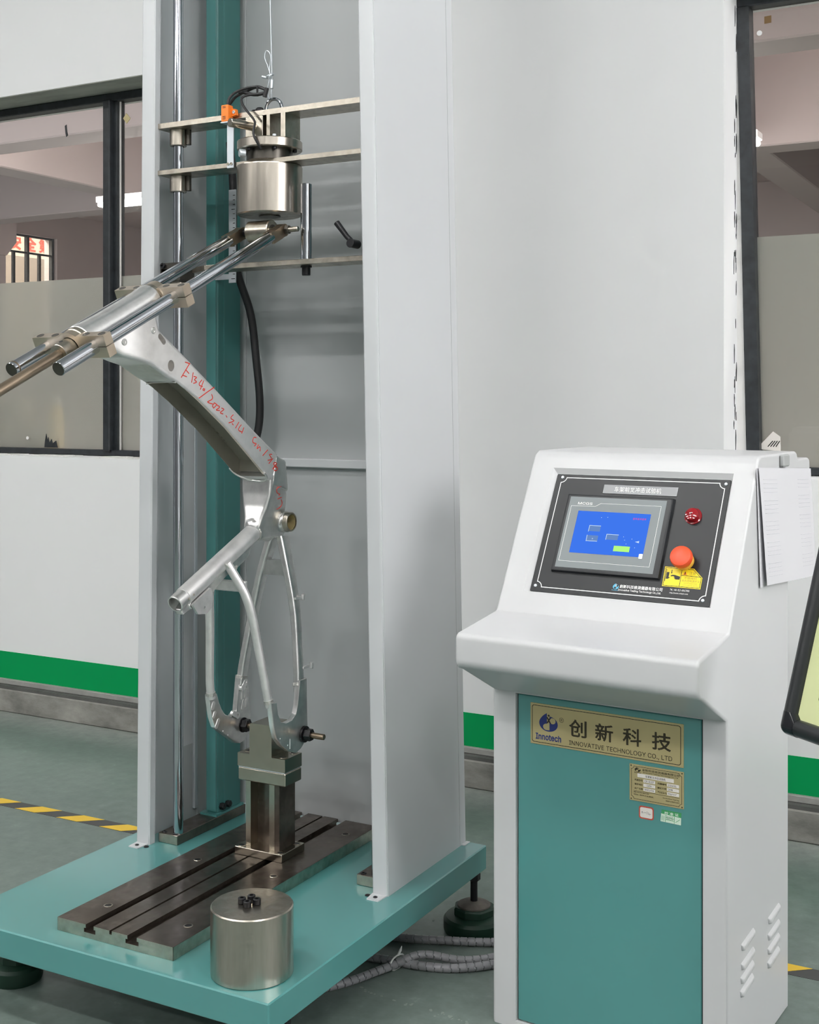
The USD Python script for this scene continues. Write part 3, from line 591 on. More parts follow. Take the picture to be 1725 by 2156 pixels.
# hoist rope
hr = thing('hoist_rope', 'thin steel wire rope knotted to the lifting eye of the drop hammer', 'wire rope', (MX + .004, MYC, 1.70))
X, Y = MX + .0035, MYC
obj('rope', tube([(X, Y, 1.703), (X + .001, Y, 1.72), (X + .002, Y, 1.745), (X + .001, Y, 1.80), (X, Y, 2.95)], .0013, 8, 40), 'zinc', hr)
obj('loop', tube([(X - .002, Y, 1.752), (X - .010, Y, 1.775), (X - .0155, Y, 1.793), (X - .011, Y, 1.802), (X - .004, Y, 1.797), (X - .001, Y, 1.785), (X - .0035, Y, 1.765), (X - .002, Y, 1.750)], .0011, 8, 60), 'zinc', hr)
obj('knot', [tube([(X - .003, Y - .003, 1.745), (X + .003, Y - .004, 1.751), (X + .002, Y + .003, 1.754), (X - .006, Y + .001, 1.749), (X - .012, Y - .002, 1.748), (X - .020, Y - .002, 1.7505)], .0028, 10, 30), tube([(X + .003, Y, 1.747), (X - .002, Y - .005, 1.750), (X - .010, Y - .003, 1.7455)], .0022, 10, 20)], 'zinc', hr)
obj('ferrule', cyl((X + .003, Y - .002, 1.724), (X + .003, Y - .001, 1.742), .0030, .0005, 16), 'zinc', hr)
obj('tail', tube([(X - .002, Y - .002, 1.745), (X - .006, Y - .002, 1.728), (X - .008, Y, 1.712), (X - .004, Y, 1.703)], .0014, 8, 20), 'zinc', hr)

# ------------------------------------------------------------------ spare weight on the base
WX_, WY_ = -1.2024, 1.6694
wt = thing('steel_weight', 'spare round steel weight with four black screws standing on the teal base', 'weight', (WX_, WY_, ZB))
obj('body', lathe([(.0655, 0), (.0672, .0015), (.0672, .1085), (.0655, .1105)], (WX_, WY_, ZB), (0, 0, 1), 96), 'brushed_steel', wt)
for a in (20, 110, 200, 290):
    q = (WX_ - .004 + .0125 * math.cos(math.radians(a)), WY_ - .002 + .0125 * math.sin(math.radians(a)), ZB + .1105); obj('screw', screw(q, (0, 0, 1), .0066, .0095), 'black_oxide', wt)
obj('spigot', tm(mf(cyl((WX_ - .004, WY_ - .002, ZB + .1105), (WX_ - .004, WY_ - .002, ZB + .1135), .0085)) - mf(cyl((WX_ - .004, WY_ - .002, ZB + .109), (WX_ - .004, WY_ - .002, ZB + .12), .0035))), 'ground_steel', wt)

# ------------------------------------------------------------------ wrapped cables on the floor
def wrapped(path, r, n, label, pitch=.0155):
    P = spline(path, n); L = np.r_[0, np.cumsum(np.linalg.norm(np.diff(P, axis=0), axis=1))]
    ph = (L / pitch) % 1; R = np.where(ph < .16, r * .86, r)
    m = tube(P, r, 16); k = len(P)
    V = m.vertices[:k * 16].reshape(k, 16, 3); a = np.arange(16) / 16
    phh = ((L[:, None] / pitch + a[None, :] * .2) % 1); f = np.where(phh < .12, .76, 1.0)
    V = P[:, None] + (V - P[:, None]) * f[..., None]; m.vertices[:k * 16] = V.reshape(-1, 3)
    return obj('wrapped_cable', m, 'cable_grey', label=label, cat='cable', group='spiral wrapped cables', smooth=25)
wrapped([(-1.50, 2.20, .0085), (-1.36, 2.215, .0085), (-1.2223, 2.232, .0085), (-1.143, 2.262, .0085), (-1.063, 2.298, .0085), (-.990, 2.37, .0085), (-.95, 2.47, .0085), (-.85, 2.55, .0085)], .0082, 1100, 'grey spiral wrapped cable nearest the green mount, apart from the tied pair')
wrapped([(-1.42, 2.13, .0085), (-1.30, 2.115, .0085), (-1.235, 2.123, .0085), (-1.178, 2.130, .0085), (-1.13, 2.138, .0085), (-1.078, 2.158, .0085), (-1.030, 2.198, .0085), (-.985, 2.26, .0085), (-.965, 2.36, .0085), (-.93, 2.46, .0085), (-.85, 2.52, .0085)], .0082, 1100, 'grey spiral wrapped cable lying nearer the camera in the tied pair')
wrapped([(-1.33, 1.88, .0085), (-1.27, 1.95, .0085), (-1.2254, 2.0177, .0085), (-1.205, 2.07, .0085), (-1.182, 2.112, .0125), (-1.15, 2.155, .0205), (-1.10, 2.182, .0125), (-1.04, 2.228, .0085), (-1.006, 2.30, .0085), (-.985, 2.40, .0085), (-.955, 2.50, .0085), (-.88, 2.57, .0085)], .0078, 1100, 'grey spiral wrapped cable crossing over its neighbour at the white tie')
ct = thing('cable_tie', 'white plastic tie around the crossing spiral wrapped cables', 'cable tie', (-1.183, 2.118, 0))
obj('band', tube([(-1.183 + .004 * math.cos(a), 2.120 + .022 * math.cos(a), .0125 + .0135 * math.sin(a)) for a in np.linspace(0, 2 * math.pi, 24, endpoint=False)], .0016, 8, closed=True), 'print_white', ct)
obj('tail', tube([(-1.183, 2.122, .025), (-1.180, 2.126, .034), (-1.178, 2.128, .042)], [.0022, .0026, .0006], 8), 'print_white', ct)
# ------------------------------------------------------------------ dropout stand
st = thing('dropout_stand', 'steel stand on the slotted table clamping the rear dropouts of the bicycle frame', 'test stand', (-1.448, 2.08, .193))
def plate_screws(p, pts, z):
    for x, y in pts: obj('screw', [ring((x, y, z - .001), (x, y, z + .0008), .0085, .0062, .0004, 24), cyl((x, y, z - .001), (x, y, z + .0003), .0058, 0, 20)], 'ground_steel', p)
    for x, y in pts: obj('screw_recess', cyl((x, y, z), (x, y, z + .0005), .0052, 0, 16), 'black_oxide', p)
fp = obj('foot_plate', bx(-1.509, -1.3957, 2.0355, 2.117, .193, .2085, .001), 'ground_steel', st)
plate_screws(fp, [(-1.499, 2.046), (-1.406, 2.046), (-1.406, 2.105), (-1.499, 2.105)], .2085)
obj('flange_plate', bx(-1.4916, -1.4800, 2.050, 2.106, .2085, .3425), 'ground_steel', st)
obj('flange_plate', bx(-1.4351, -1.4226, 2.050, 2.106, .2085, .3425), 'ground_steel', st)
obj('web_plate', bx(-1.4800, -1.4351, 2.074, 2.084, .2085, .3425), 'oiled_steel', st)
obj('back_block', bx(-1.4226, -1.411, 2.0502, 2.1055, .2085, .3425), 'oiled_steel', st)
obj('lower_slab', bx(-1.500, -1.3873, 2.035, 2.094, .3425, .3685, .002), 'ground_steel', st)
TB = obj('tee_block', exty(Polygon([(-1.501, .3705), (-1.3873, .3705), (-1.3873, .3965), (-1.4191, .3965), (-1.4191, .4545), (-1.423, .4585), (-1.4685, .4585), (-1.4722, .4545), (-1.4722, .3965), (-1.501, .3965)]), 2.035, 2.094), 'ground_steel', st)
obj('joint', bx(-1.499, -1.389, 2.0355, 2.0935, .3683, .3708), 'zinc', TB)
plate_screws(TB, [(-1.489, 2.055), (-1.401, 2.048), (-1.399, 2.083), (-1.489, 2.083)], .3965)
AY, AZ = 2.086, .4365
ax = obj('axle_bolt', cyl((MX - .10, AY, AZ), (MX + .128, AY, AZ), .0058, .001), 'worn_steel', st, label='threaded axle bolt')
obj('nut', hexp((MX - .066, AY, AZ), (MX - .0535, AY, AZ), .0135), 'black_oxide', ax)
obj('washer', cyl((MX - .069, AY, AZ), (MX - .066, AY, AZ), .0150), 'black_oxide', ax)
obj('nut', hexp((MX + .0845, AY, AZ), (MX + .099, AY, AZ), .0125), 'black_oxide', ax)
obj('washer', cyl((MX + .0805, AY, AZ), (MX + .0845, AY, AZ), .0160), 'black_oxide', ax)

# ------------------------------------------------------------------ bicycle frame (raw aluminium), standing on its dropouts
bf = thing('bicycle_frame', 'raw aluminium electric bicycle frame with red marker writing standing on its dropouts', 'bicycle frame', (MX, AY, AZ))
HW = .0375
PF = [(1.580, 1.189), (1.6161, 1.1714), (1.6762, 1.1593), (1.722, 1.1385), (1.7452, 1.1300), (1.8102, 1.0970), (1.8885, 1.0478), (1.9727, .9855), (2.030, .9425), (2.0430, .9400), (2.060, .9905), (2.052, .9960),
      (1.9727, 1.0455), (1.8885, 1.1015), (1.8256, 1.1420), (1.7544, 1.1880), (1.7004, 1.2210), (1.690, 1.2560), (1.575, 1.2080)]
dn = bevx(PF, MX - HW, MX + HW, .0075, 4)
cav = extx(Polygon([(1.742, 1.085), (1.742, 1.139), (1.760, 1.158), (1.80, 1.142), (1.885, 1.0895), (1.968, 1.033), (2.034, .985), (2.031, .957), (2.015, .944), (1.95, .90)]), MX - HW + .0035, MX + HW - .0035)
hole = lambda y, z, ry, rz, a, d=.018: extx(affinity.translate(affinity.rotate(affinity.scale(Point(0, 0).buffer(1, quad_segs=8), ry, rz), a), y, z), MX + HW - d, MX + HW + .01)
slot = lambda y, z, l, w, a: extx(affinity.translate(affinity.rotate(LineString([(-l, 0), (l, 0)]).buffer(w, quad_segs=8), a), y, z), MX + HW - .018, MX + HW + .01)
D = mf(dn) - mf(cav) - mf(slot(1.7055, 1.2045, .0065, .0052, -42)) - mf(hole(1.7300, 1.1590, .0086, .0100, 0))
D = D.refine_to_length(.012)
t_ = tm(D); V = t_.vertices
k = np.clip((1.66 - V[:, 1]) / .075, 0, 1); k = k * k * (3 - 2 * k); t_.vertices[:, 0] = MX + (V[:, 0] - MX) * (1 - .30 * k)
dt = obj('down_tube', t_, 'aluminium_white', bf, label='boxy down tube open underneath for a battery', smooth=28)
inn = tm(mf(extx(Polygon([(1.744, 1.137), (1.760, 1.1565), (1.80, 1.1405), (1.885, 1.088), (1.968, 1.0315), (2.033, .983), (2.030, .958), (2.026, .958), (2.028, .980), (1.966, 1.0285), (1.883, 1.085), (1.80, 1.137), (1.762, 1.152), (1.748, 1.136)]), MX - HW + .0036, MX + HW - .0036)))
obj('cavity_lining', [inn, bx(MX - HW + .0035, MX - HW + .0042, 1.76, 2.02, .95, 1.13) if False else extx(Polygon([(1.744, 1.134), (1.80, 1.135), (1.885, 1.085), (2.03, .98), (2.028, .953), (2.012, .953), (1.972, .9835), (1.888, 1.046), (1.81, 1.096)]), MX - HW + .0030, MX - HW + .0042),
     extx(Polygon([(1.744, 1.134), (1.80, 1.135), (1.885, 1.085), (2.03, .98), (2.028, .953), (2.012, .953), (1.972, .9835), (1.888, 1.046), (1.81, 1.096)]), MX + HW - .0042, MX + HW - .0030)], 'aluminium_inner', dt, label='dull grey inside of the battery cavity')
for y, z, rr, a in ((1.7055, 1.2045, 0, 0), (1.730, 1.159, 0, 0)):
    pass
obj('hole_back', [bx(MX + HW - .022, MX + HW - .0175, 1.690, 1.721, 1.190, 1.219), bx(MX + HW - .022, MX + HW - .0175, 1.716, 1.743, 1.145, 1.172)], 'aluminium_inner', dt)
for y, z in ((1.6175, 1.196), (1.683, 1.2182)):
    rr = .0375 * (1 - .30 * (lambda q: q * q * (3 - 2 * q))(min(max((1.66 - y) / .075, 0), 1)))
    obj('rivet_nut', [ring((MX + rr - .001, y, z), (MX + rr + .0014, y, z), .0058, .0030, .0005, 24), cyl((MX + rr - .001, y, z), (MX + rr + .0003, y, z), .003)], 'aluminium', dt)
obj('cavity_lip', tube([(MX - .0372, 2.000, .9645), (MX - .034, 2.014, .9535), (MX - .020, 2.029, .9435), (MX, 2.034, .9395), (MX + .018, 2.034, .940), (MX + .033, 2.026, .9465), (MX + .0365, 2.012, .957)], .0024, 10, 40), 'aluminium', dt, label='bright cut lip at the end of the cavity')
obj('gusset_lip', tube([(MX - .033, 1.7475, 1.1280), (MX - .020, 1.7450, 1.1297), (MX + .005, 1.7440, 1.1305), (MX + .025, 1.744, 1.1305), (MX + .0345, 1.7465, 1.1300)], .0013, 8, 30), 'aluminium_white', dt)
# handwriting
ST = [[(1.7689,1.1663),(1.7819,1.1638)],[(1.7801,1.1631),(1.7579,1.1391)],[(1.7708,1.1523),(1.7789,1.1465)],[(1.7627,1.1427),(1.7726,1.1405)],[(1.7913,1.1479),(1.7868,1.1308)],[(1.7932,1.1413),(1.8007,1.1391),(1.7951,1.1354),(1.8007,1.1320),(1.7924,1.1290)],[(1.8160,1.1353),(1.8083,1.1268),(1.8179,1.1233)],[(1.8213,1.1337),(1.8121,1.1185)],[(1.8206,1.1197),(1.8248,1.1186),(1.8233,1.1159),(1.8190,1.1173),(1.8206,1.1197)],[(1.8529,1.1224),(1.8353,1.1150),(1.8083,1.1025)],[(1.8450,1.1090),(1.8478,1.1025),(1.8333,1.0958),(1.8482,1.0916)],[(1.8529,1.0938),(1.8470,1.0880),(1.8509,1.0841),(1.8608,1.0904),(1.8529,1.0938)],[(1.8620,1.0889),(1.8688,1.0859),(1.8588,1.0811),(1.8688,1.0794)],[(1.8748,1.0840),(1.8816,1.0815),(1.8708,1.0757),(1.8788,1.0731)],[(1.8881,1.0699),(1.8909,1.0669)],[(1.9105,1.0713),(1.9031,1.0647),(1.9122,1.0609),(1.8970,1.0562)],[(1.9072,1.0548),(1.9105,1.0522)],[(1.9279,1.0569),(1.9179,1.0464)],[(1.9355,1.0518),(1.9271,1.0427),(1.9371,1.0385)],[(1.9439,1.0461),(1.9376,1.0360)],[(1.9841,1.0262),(1.9768,1.0269),(1.9729,1.0182),(1.9841,1.0145),(1.9781,1.0104)],[(1.9911,1.0125),(1.9867,1.0050),(1.9964,1.0080),(1.9964,1.0003)],[(2.0220,1.0012),(2.0060,0.9910)],[(2.0364,0.9921),(2.0283,0.9919),(2.0355,0.9844),(2.0229,0.9813)],[(2.0400,0.9837),(2.0265,0.9747)],[(2.0509,0.9754),(2.0418,0.9737),(2.0464,0.9699),(2.0546,0.9739),(2.0386,0.9630)],[(2.0536,0.9680),(2.0432,0.9653),(2.0477,0.9594),(2.0568,0.9634),(2.0477,0.9664)]]
ST2 = [[(2.0737,0.9270),(2.0608,0.9218),(2.0654,0.9139),(2.0737,0.9113),(2.0700,0.9089)],[(2.0816,0.9047),(2.0691,0.9021)],[(2.0816,0.9002),(2.0877,0.8905),(2.0830,0.8843),(2.0728,0.8816)]]
cx_ = lambda L: [[(y - .0022, z + .0005) for y, z in l] for l in L]
obj('handwriting', extx(stroke2d([spline(np.array(l), 14) if len(l) > 2 and l[0] != l[-1] else l for l in ST], .0018), MX + HW - .0002, MX + HW + .0003), 'marker_red', dt, label='red marker writing EB40 / 2022.5.14 along the tube')
# head tube
hA = np.array((MX, 1.4448, 1.147)); hd = np.array((0, .905, .426)); hd /= np.linalg.norm(hd); hn = np.array((0, -.426, .905)); hn /= np.linalg.norm(hn)
H = lambda s_, n_=0, x_=0: hA + hd * s_ + hn * n_ + np.array((x_, 0, 0))
ht = obj('head_tube', lathe([(.0270, .108), (.0285, .110), (.0285, .122), (.0272, .126), (.0258, .17), (.0258, .24), (.0265, .275), (.0280, .285), (.0280, .299), (.0268, .301)], hA, hd, 64), 'aluminium', bf, label='polished head tube')
obj('bearing_cup', lathe([(.0255, .098), (.0275, .100), (.0275, .110)], hA, hd, 56), 'nickel_steel', ht)
obj('bearing_cup', lathe([(.0270, .300), (.0270, .308), (.0250, .310)], hA, hd, 56), 'nickel_steel', ht)
# motor yoke and bottom bracket
S = lambda y0, y1, z, w, r: [(x, y, z) for x in (MX - w, MX + w) for y in (y0, y1)]
def sph(p, r, n=1):
    m = trimesh.creation.icosphere(n, r); m.apply_translation(p); return m.vertices
secs = [(2.036, 2.088, .948, .036), (2.034, 2.096, .915, .0345), (2.030, 2.102, .890, .029), (2.024, 2.106, .868, .022), (2.018, 2.112, .848, .019), (2.03, 2.115, .830, .017)]
Y = None
for a, b in zip(secs[:-1], secs[1:]):
    pts = np.vstack([sph((MX + sx * (w - .006), y, z), .006) for (y0, y1, z, w) in (a, b) for sx in (-1, 1) for y in (y0 + .006, y1 - .006)])
    h = m3.Manifold.hull_points(pts); Y = h if Y is None else Y + h
Y = Y + m3.Manifold.hull_points(np.vstack([sph((MX, 2.10, .848), .020, 2), sph((MX + .022, 2.108, .853), .0195, 2)])) + m3.Manifold.hull_points(np.vstack([sph((MX, 2.10, .848), .020, 2), sph((MX - .022, 2.108, .853), .0195, 2)]))
Y = Y + m3.Manifold.hull_points(np.vstack([sph((MX + .034, 2.083, .975), .004), sph((MX - .034, 2.083, .975), .004), sph((MX + .034, 2.055, .985), .004), sph((MX - .034, 2.055, .985), .004), sph((MX + .033, 2.045, .935), .004), sph((MX - .033, 2.045, .935), .004), sph((MX + .033, 2.093, .92), .004), sph((MX - .033, 2.093, .92), .004)]))
Y = Y + m3.Manifold.hull_points(np.vstack([sph((MX, 2.030, .850), .0175, 2), sph((MX, 2.075, .878), .020, 2)])) + m3.Manifold.hull_points(np.vstack([sph((MX, 2.022, .838), .012, 2), sph((MX, 2.075, .825), .010, 2), sph((MX, 2.10, .838), .012, 2)]))
yk = obj('bottom_bracket_yoke', mf(blob(Y, .005, 10)) - mf(cyl((MX - .06, 2.108, .853), (MX + .06, 2.108, .853), .0158)), 'aluminium', bf, label='forged yoke between down tube and seat tube', smooth=50)
shell = ring((MX - .0365, 2.108, .853), (MX + .0365, 2.108, .853), .0195, .0160, .0012, 48)
obj('bottom_bracket_shell', shell, 'nickel_steel', yk)
obj('shell_inside', tm(mf(cyl((MX - .034, 2.108, .853), (MX + .034, 2.108, .853), .0162)) - mf(cyl((MX - .04, 2.108, .853), (MX + .04, 2.108, .853), .0155))), 'brass', yk)
for sg in (-1, 1): obj('weld_bead', tube([(MX + sg * (.0225 + .003 * math.sin(3 * a)), 2.108 + .0195 * math.cos(a), .853 + .0195 * math.sin(a)) for a in np.linspace(0, 2 * math.pi, 40, endpoint=False)], .0022, 8, closed=True), 'weld', yk)
yv = np.vstack([np.array(usdkit.meshkit.arrays(blob(Y, .005, 10))[0])]); yv = yv[yv[:, 0] > MX + .012]
from scipy.spatial import cKDTree as _KD
_kd = _KD(yv[:, 1:])
def on_yoke(y, z):
    d_, i_ = _kd.query((y, z), k=3); return float(np.average(yv[i_, 0], weights=1 / (d_ + 1e-4)))
wr = []
for l in ST2:
    q = spline(np.array(l), 16) if len(l) > 2 else np.linspace(l[0], l[1], 6)
    wr.append(tube([(on_yoke(y - .004, z) + .0002, y - .004, z) for y, z in q], .0008, 6))
obj('handwriting', wr, 'marker_red', yk)
# seat tube
sA, sB = np.array((MX, 2.030, .8405)), np.array((MX, 1.7865, .7300)); sd_ = (sB - sA) / np.linalg.norm(sB - sA); sL = np.linalg.norm(sB - sA); su = np.array((0, -sd_[2], sd_[1])); su = -su if su[2] < 0 else su
se_ = obj('seat_tube', lathe([(.0172, 0), (.0172, sL - .026), (.0160, sL - .0255)], sA, sd_, 56), 'aluminium_white', bf, label='round seat tube')
obj('seat_collar', tm(mf(cyl(sA + sd_ * (sL - .026), sA + sd_ * sL, .0160, .0008, 48)) - mf(cyl(sA + sd_ * (sL - .05), sA + sd_ * (sL + .01), .0137, 0, 48))), 'aluminium', se_)
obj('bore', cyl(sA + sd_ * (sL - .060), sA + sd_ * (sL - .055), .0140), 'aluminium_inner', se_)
ringat = lambda q, r, tr: tube([q + r * (math.cos(a) * np.array((1., 0, 0)) + math.sin(a) * su) for a in np.linspace(0, 2 * math.pi, 36, endpoint=False)], tr, 8, closed=True)
obj('weld_bead', [ringat(sA + sd_ * .004, .0178, .0022)], 'weld', se_)
W = lambda s_, n_: (sA + sd_ * s_ + su * n_)[1:]
web = Polygon([W(.02, -.010), W(.05, -.030), W(.085, -.030), W(.10, -.026), W(.145, -.027), W(.175, -.032), W(.235, -.0255), W(.262, -.022), W(.262, -.014), W(.24, -.008)])
obj('rear_web', blob(mf(extx(web.buffer(.002), MX - .0075, MX + .0075)), .004, 6), 'aluminium', se_, label='forged web behind the seat tube', smooth=50)
tabp = Polygon([W(.183, -.018), W(.238, -.018), W(.232, -.040), W(.212, -.052), W(.196, -.050), W(.184, -.036)]).buffer(.002)
tab = obj('bracket_tab', extx(tabp.difference(Point(*W(.212, -.040)).buffer(.0022)), MX + .011, MX + .0155), 'aluminium_white', se_, label='drilled bracket tab near the seat tube end')
obj('pinch_hole', ring(tuple(sA + sd_ * (sL - .030) + su * -.0205 - np.array((.008, 0, 0))), tuple(sA + sd_ * (sL - .030) + su * -.0205 + np.array((.010, 0, 0))), .0062, .0034, .0006, 24), 'aluminium', se_)
for s_ in (.232, .246): obj('port', cyl(sA + sd_ * s_ + np.array((.0166, 0, 0)), sA + sd_ * s_ + np.array((.0176, 0, 0)), .0022), 'aluminium_inner', se_)
# stays
def chain(P, R, k=3):
    P = np.asarray(P); n = len(P) * k; Q = spline(P, n); R = np.interp(np.linspace(0, 1, n), np.linspace(0, 1, len(P)), R); m = None
    for i in range(n - 1):
        h = m3.Manifold.hull_points(np.vstack([sph(Q[i], R[i], 2), sph(Q[i + 1], R[i + 1], 2)])); m = h if m is None else m + h
    return m
def boxstay(P, w, h, ang=0.0, n=48, c=.3):
    """rounded-rectangular tube along P; w across x, h across the yz plane"""
    Q = spline(P, n); T = np.gradient(Q, axis=0); T /= np.linalg.norm(T, axis=1)[:, None]
    sec = np.array(rrect(-.5, .5, -.5, .5, c).exterior.coords[:-1]); m = len(sec); V = []
    W_ = np.interp(np.linspace(0, 1, n), np.linspace(0, 1, len(w)), w); H_ = np.interp(np.linspace(0, 1, n), np.linspace(0, 1, len(h)), h)
    for i in range(n):
        ex = np.array((1., 0, 0)) - T[i] * T[i][0]; ex /= np.linalg.norm(ex); ez = np.cross(T[i], ex)
        V.append(Q[i] + sec[:, :1] * W_[i] * ex + sec[:, 1:] * H_[i] * ez)
    V = np.vstack(V + [Q[:1], Q[-1:]]); F = []
    for i in range(n - 1):
        for j in range(m):
            q = (j + 1) % m; F += [(i * m + j, i * m + q, (i + 1) * m + q), (i * m + j, (i + 1) * m + q, (i + 1) * m + j)]
    for j in range(m):
        q = (j + 1) % m; F += [(n * m, q, j), (n * m + 1, (n - 1) * m + j, (n - 1) * m + q)]
    t = trimesh.Trimesh(V, F, process=False)
    if t.volume < 0: t.invert()
    return t
for sg in (1, -1):
    side = 'right' if sg > 0 else 'left'
    cs = [(MX + sg * .012, 2.111, .822), (MX + sg * .033, 2.1045, .750), (MX + sg * .050, 2.100, .675), (MX + sg * .0615, 2.0915, .600), (MX + sg * .0688, 2.0845, .541), (MX + sg * .0700, 2.082, .520)]
    c_ = obj('chain_stay', boxstay(cs, [.017, .016, .016, .015, .015], [.030, .027, .0235, .0225, .0225]), 'aluminium', bf, label='flattened chain stay', smooth=40)
    obj('weld_bead', boxstay([(MX + sg * .0690, 2.0840, .538), (MX + sg * .0695, 2.083, .532)], [.0178, .0178], [.0255, .0255], n=4), 'weld', c_)
    ss = [(MX + sg * .013, 1.925, .789), (MX + sg * .028, 1.934, .760), (MX + sg * .040, 1.941, .735), (MX + sg * .050, 1.9525, .690), (MX + sg * .057, 1.9624, .630), (MX + sg * .0640, 1.971, .573), (MX + sg * .0686, 1.980, .523), (MX + sg * .0692, 1.983, .512)]
    s_ = obj('seat_stay', tube(spline(ss, 60), [.0088, .0088, .0088, .0085, .0083, .0082, .0082], 20), 'aluminium_white', bf, label='slim bent seat stay', smooth=60)
    obj('weld_bead', tube([(MX + sg * .0686, 1.9800, .525), (MX + sg * .0690, 1.981, .518)], .0094, 20), 'weld', s_)
    obj('weld_bead', tube([(MX + sg * .016, 1.9125, .790), (MX + sg * .021, 1.925, .779), (MX + sg * .021, 1.938, .775), (MX + sg * .016, 1.950, .781)], .0024, 8, 20), 'weld', s_)
    # dropout plate
    if sg > 0: P = [(1.9745, .521), (1.976, .509), (1.983, .475), (1.992, .450), (2.010, .431), (2.036, .414), (2.061, .405), (2.078, .410), (2.098, .424), (2.102, .445), (2.100, .480), (2.0985, .545), (2.074, .545), (2.066, .500), (2.060, .482), (2.045, .473), (2.026, .472), (2.008, .478), (1.999, .494), (1.994, .518)]
    else: P = [(1.9745, .521), (1.975, .511), (1.983, .474), (1.993, .452), (2.020, .433), (2.058, .406), (2.076, .401), (2.096, .405), (2.110, .418), (2.112, .450), (2.108, .500), (2.100, .538), (2.074, .540), (2.067, .492), (2.064, .470), (2.045, .462), (2.026, .471), (2.015, .484), (2.006, .500), (1.9995, .518)]
    m = bevx(P, MX + sg * .0735 - .006, MX + sg * .0735 + .006, .0022, 2)
    d_ = obj('dropout', mf(m) - mf(cyl((MX + sg * .05, AY, AZ), (MX + sg * .1, AY, AZ), .0062)), 'aluminium', bf, label='machined %s dropout' % side, smooth=28)
    xo = MX + sg * .0735 + .006
    if sg < 0:
        for y, z, l, a, w in ((1.986, .497, .004, 70, .0048), (1.990, .478, .0035, 60, .0042), (2.000, .4585, .0065, 58, .0045), (2.082, .500, .008, 85, .0035), (2.094, .500, .008, 85, .0035), (2.084, .478, .008, 75, .0032), (2.096, .480, .008, 75, .0032)):
            obj('pocket', bevx(np.array(affinity.translate(affinity.rotate(LineString([(-l, 0), (l, 0)]).buffer(w, quad_segs=4), a), y, z).exterior.coords[:-1]), xo - .001, xo + .0012, .0010, 2), 'aluminium_white', d_)
        for y, z, a in ((2.083, .521, 35), (2.055, .4665, -40)):
            q = affinity.translate(affinity.rotate(LineString([(-.008, -.003), (.006, .0)]).buffer(.0055).union(Point(.006, 0).buffer(.0065)).difference(Point(.006, 0).buffer(.0026)), a), y, z)
            obj('brake_mount', extx(q, xo, xo + .006), 'aluminium_white', d_, label='drilled brake mount boss')
        for y, z in ((2.018, .4395), (2.034, .428)): obj('dimple', lathe([(.0015, 0), (.001, .0006)], (xo, y, z), (1, 0, 0), 12), 'print_white', d_)
    else:
        for y, z in ((2.004, .4465), (2.030, .4275)): obj('dimple', lathe([(.0015, 0), (.001, .0006)], (xo, y, z), (1, 0, 0), 12), 'print_white', d_)
        obj('slit', bx(xo - .0004, xo + .0005, 2.0365, 2.0385, .419, .438), 'print_white', d_)
        for y, z in ((2.116, .702), (2.117, .566)):
            x_ = MX + (.054 if z > .6 else .073); obj('cable_guide', [cyl((x_ + .004, y + .001, z - .005), (x_ + .004, y + .001, z + .007), .0042, .0008, 16), bx(x_ - .002, x_ + .003, 2.092, y, z - .002, z + .002)], 'aluminium_white', c_)
obj('stay_bridge', bx(MX - .040, MX + .040, 1.944, 1.953, .733, .754, .002), 'aluminium_white', bf, label='bridge between the seat stays')
obj('stay_bridge', hull([(MX + sx * w, y, z) for sx in (-1, 1) for y in (2.098, 2.114) for w, z in ((.034, .745), (.026, .775))]), 'aluminium_dark', bf, label='bridge between the chain stays')
# bolt lugs on the chain side of the yoke
obj('cable_stop', cyl((MX - .030, 2.062, .866), (MX - .022, 2.050, .862), .006, .001), 'aluminium_dark', bf)

# ------------------------------------------------------------------ dummy fork carrying the impact roller
df = thing('fork_fixture', 'pair of chromed rods clamped to the head tube as a dummy fork under the impactor', 'test fixture', H(.2))
for sg, lab in ((1, 'chromed fork rod nearer the camera'), (-1, 'chromed fork rod on the far side')):
    r_ = obj('fork_rod', cyl(H(0, 0, sg * .05), H(.628, 0, sg * .05), .0117, .0008, 48), 'chrome', df, label=lab)
    obj('end_face', cyl(H(-.0006, 0, sg * .05), H(.0005, 0, sg * .05), .0110), 'dark_steel', r_)
    if sg < 0: obj('end_groove', cyl(H(.006, 0, sg * .05), H(.0085, 0, sg * .05), .0121), 'worn_steel', r_)
    q = [H(.622, n_, sg * .05 + x_) for n_ in (-.0112, .0112) for x_ in (-.0105, .0105)] + [H(.655, n_, sg * .05 + x_) for n_ in (-.0112, .0112) for x_ in (-.0105, .0105)]
    lug = m3.Manifold.hull_points(np.array(q)) + mf(cyl(H(.672, 0, sg * .05 - .0085), H(.672, 0, sg * .05 + .0085), .0122)) + m3.Manifold.hull_points(np.array([H(s_, n_, sg * .05 + x_) for s_ in (.64, .672) for n_ in (-.0115, .0115) for x_ in (-.0085, .0085)]))
    obj('end_lug', lug, 'worn_steel', r_, label='brown flattened rod end')
    obj('pin_nut', hexp(H(.674, 0, sg * .05 + (.0085 if sg > 0 else -.0085)), H(.674, 0, sg * .05 + sg * .0165), .0092), 'dark_steel', r_)
    if sg < 0: obj('spacer', cyl(H(.674, 0, -.0415), H(.674, 0, -.027), .008), 'black_oxide', r_)
    else: obj('spacer', cyl(H(.674, 0, .0415), H(.674, 0, .027), .008), 'ground_steel', r_)
rl = obj('impact_roller', lathe([(.0205, 0), (.0218, .0015), (.0218, .0525), (.0205, .054)], H(.674, 0, -.027), (1, 0, 0), 56), 'nickel_steel', df, label='steel impact roller between the rod ends')
obj('pin', cyl(H(.674, 0, -.062), H(.674, 0, .088), .0052, .001), 'brushed_steel', rl, label='pin through the roller')
obj('bore_ring', cyl(H(.674, 0, .0268), H(.674, 0, .0275), .0125), 'dark_steel', rl)
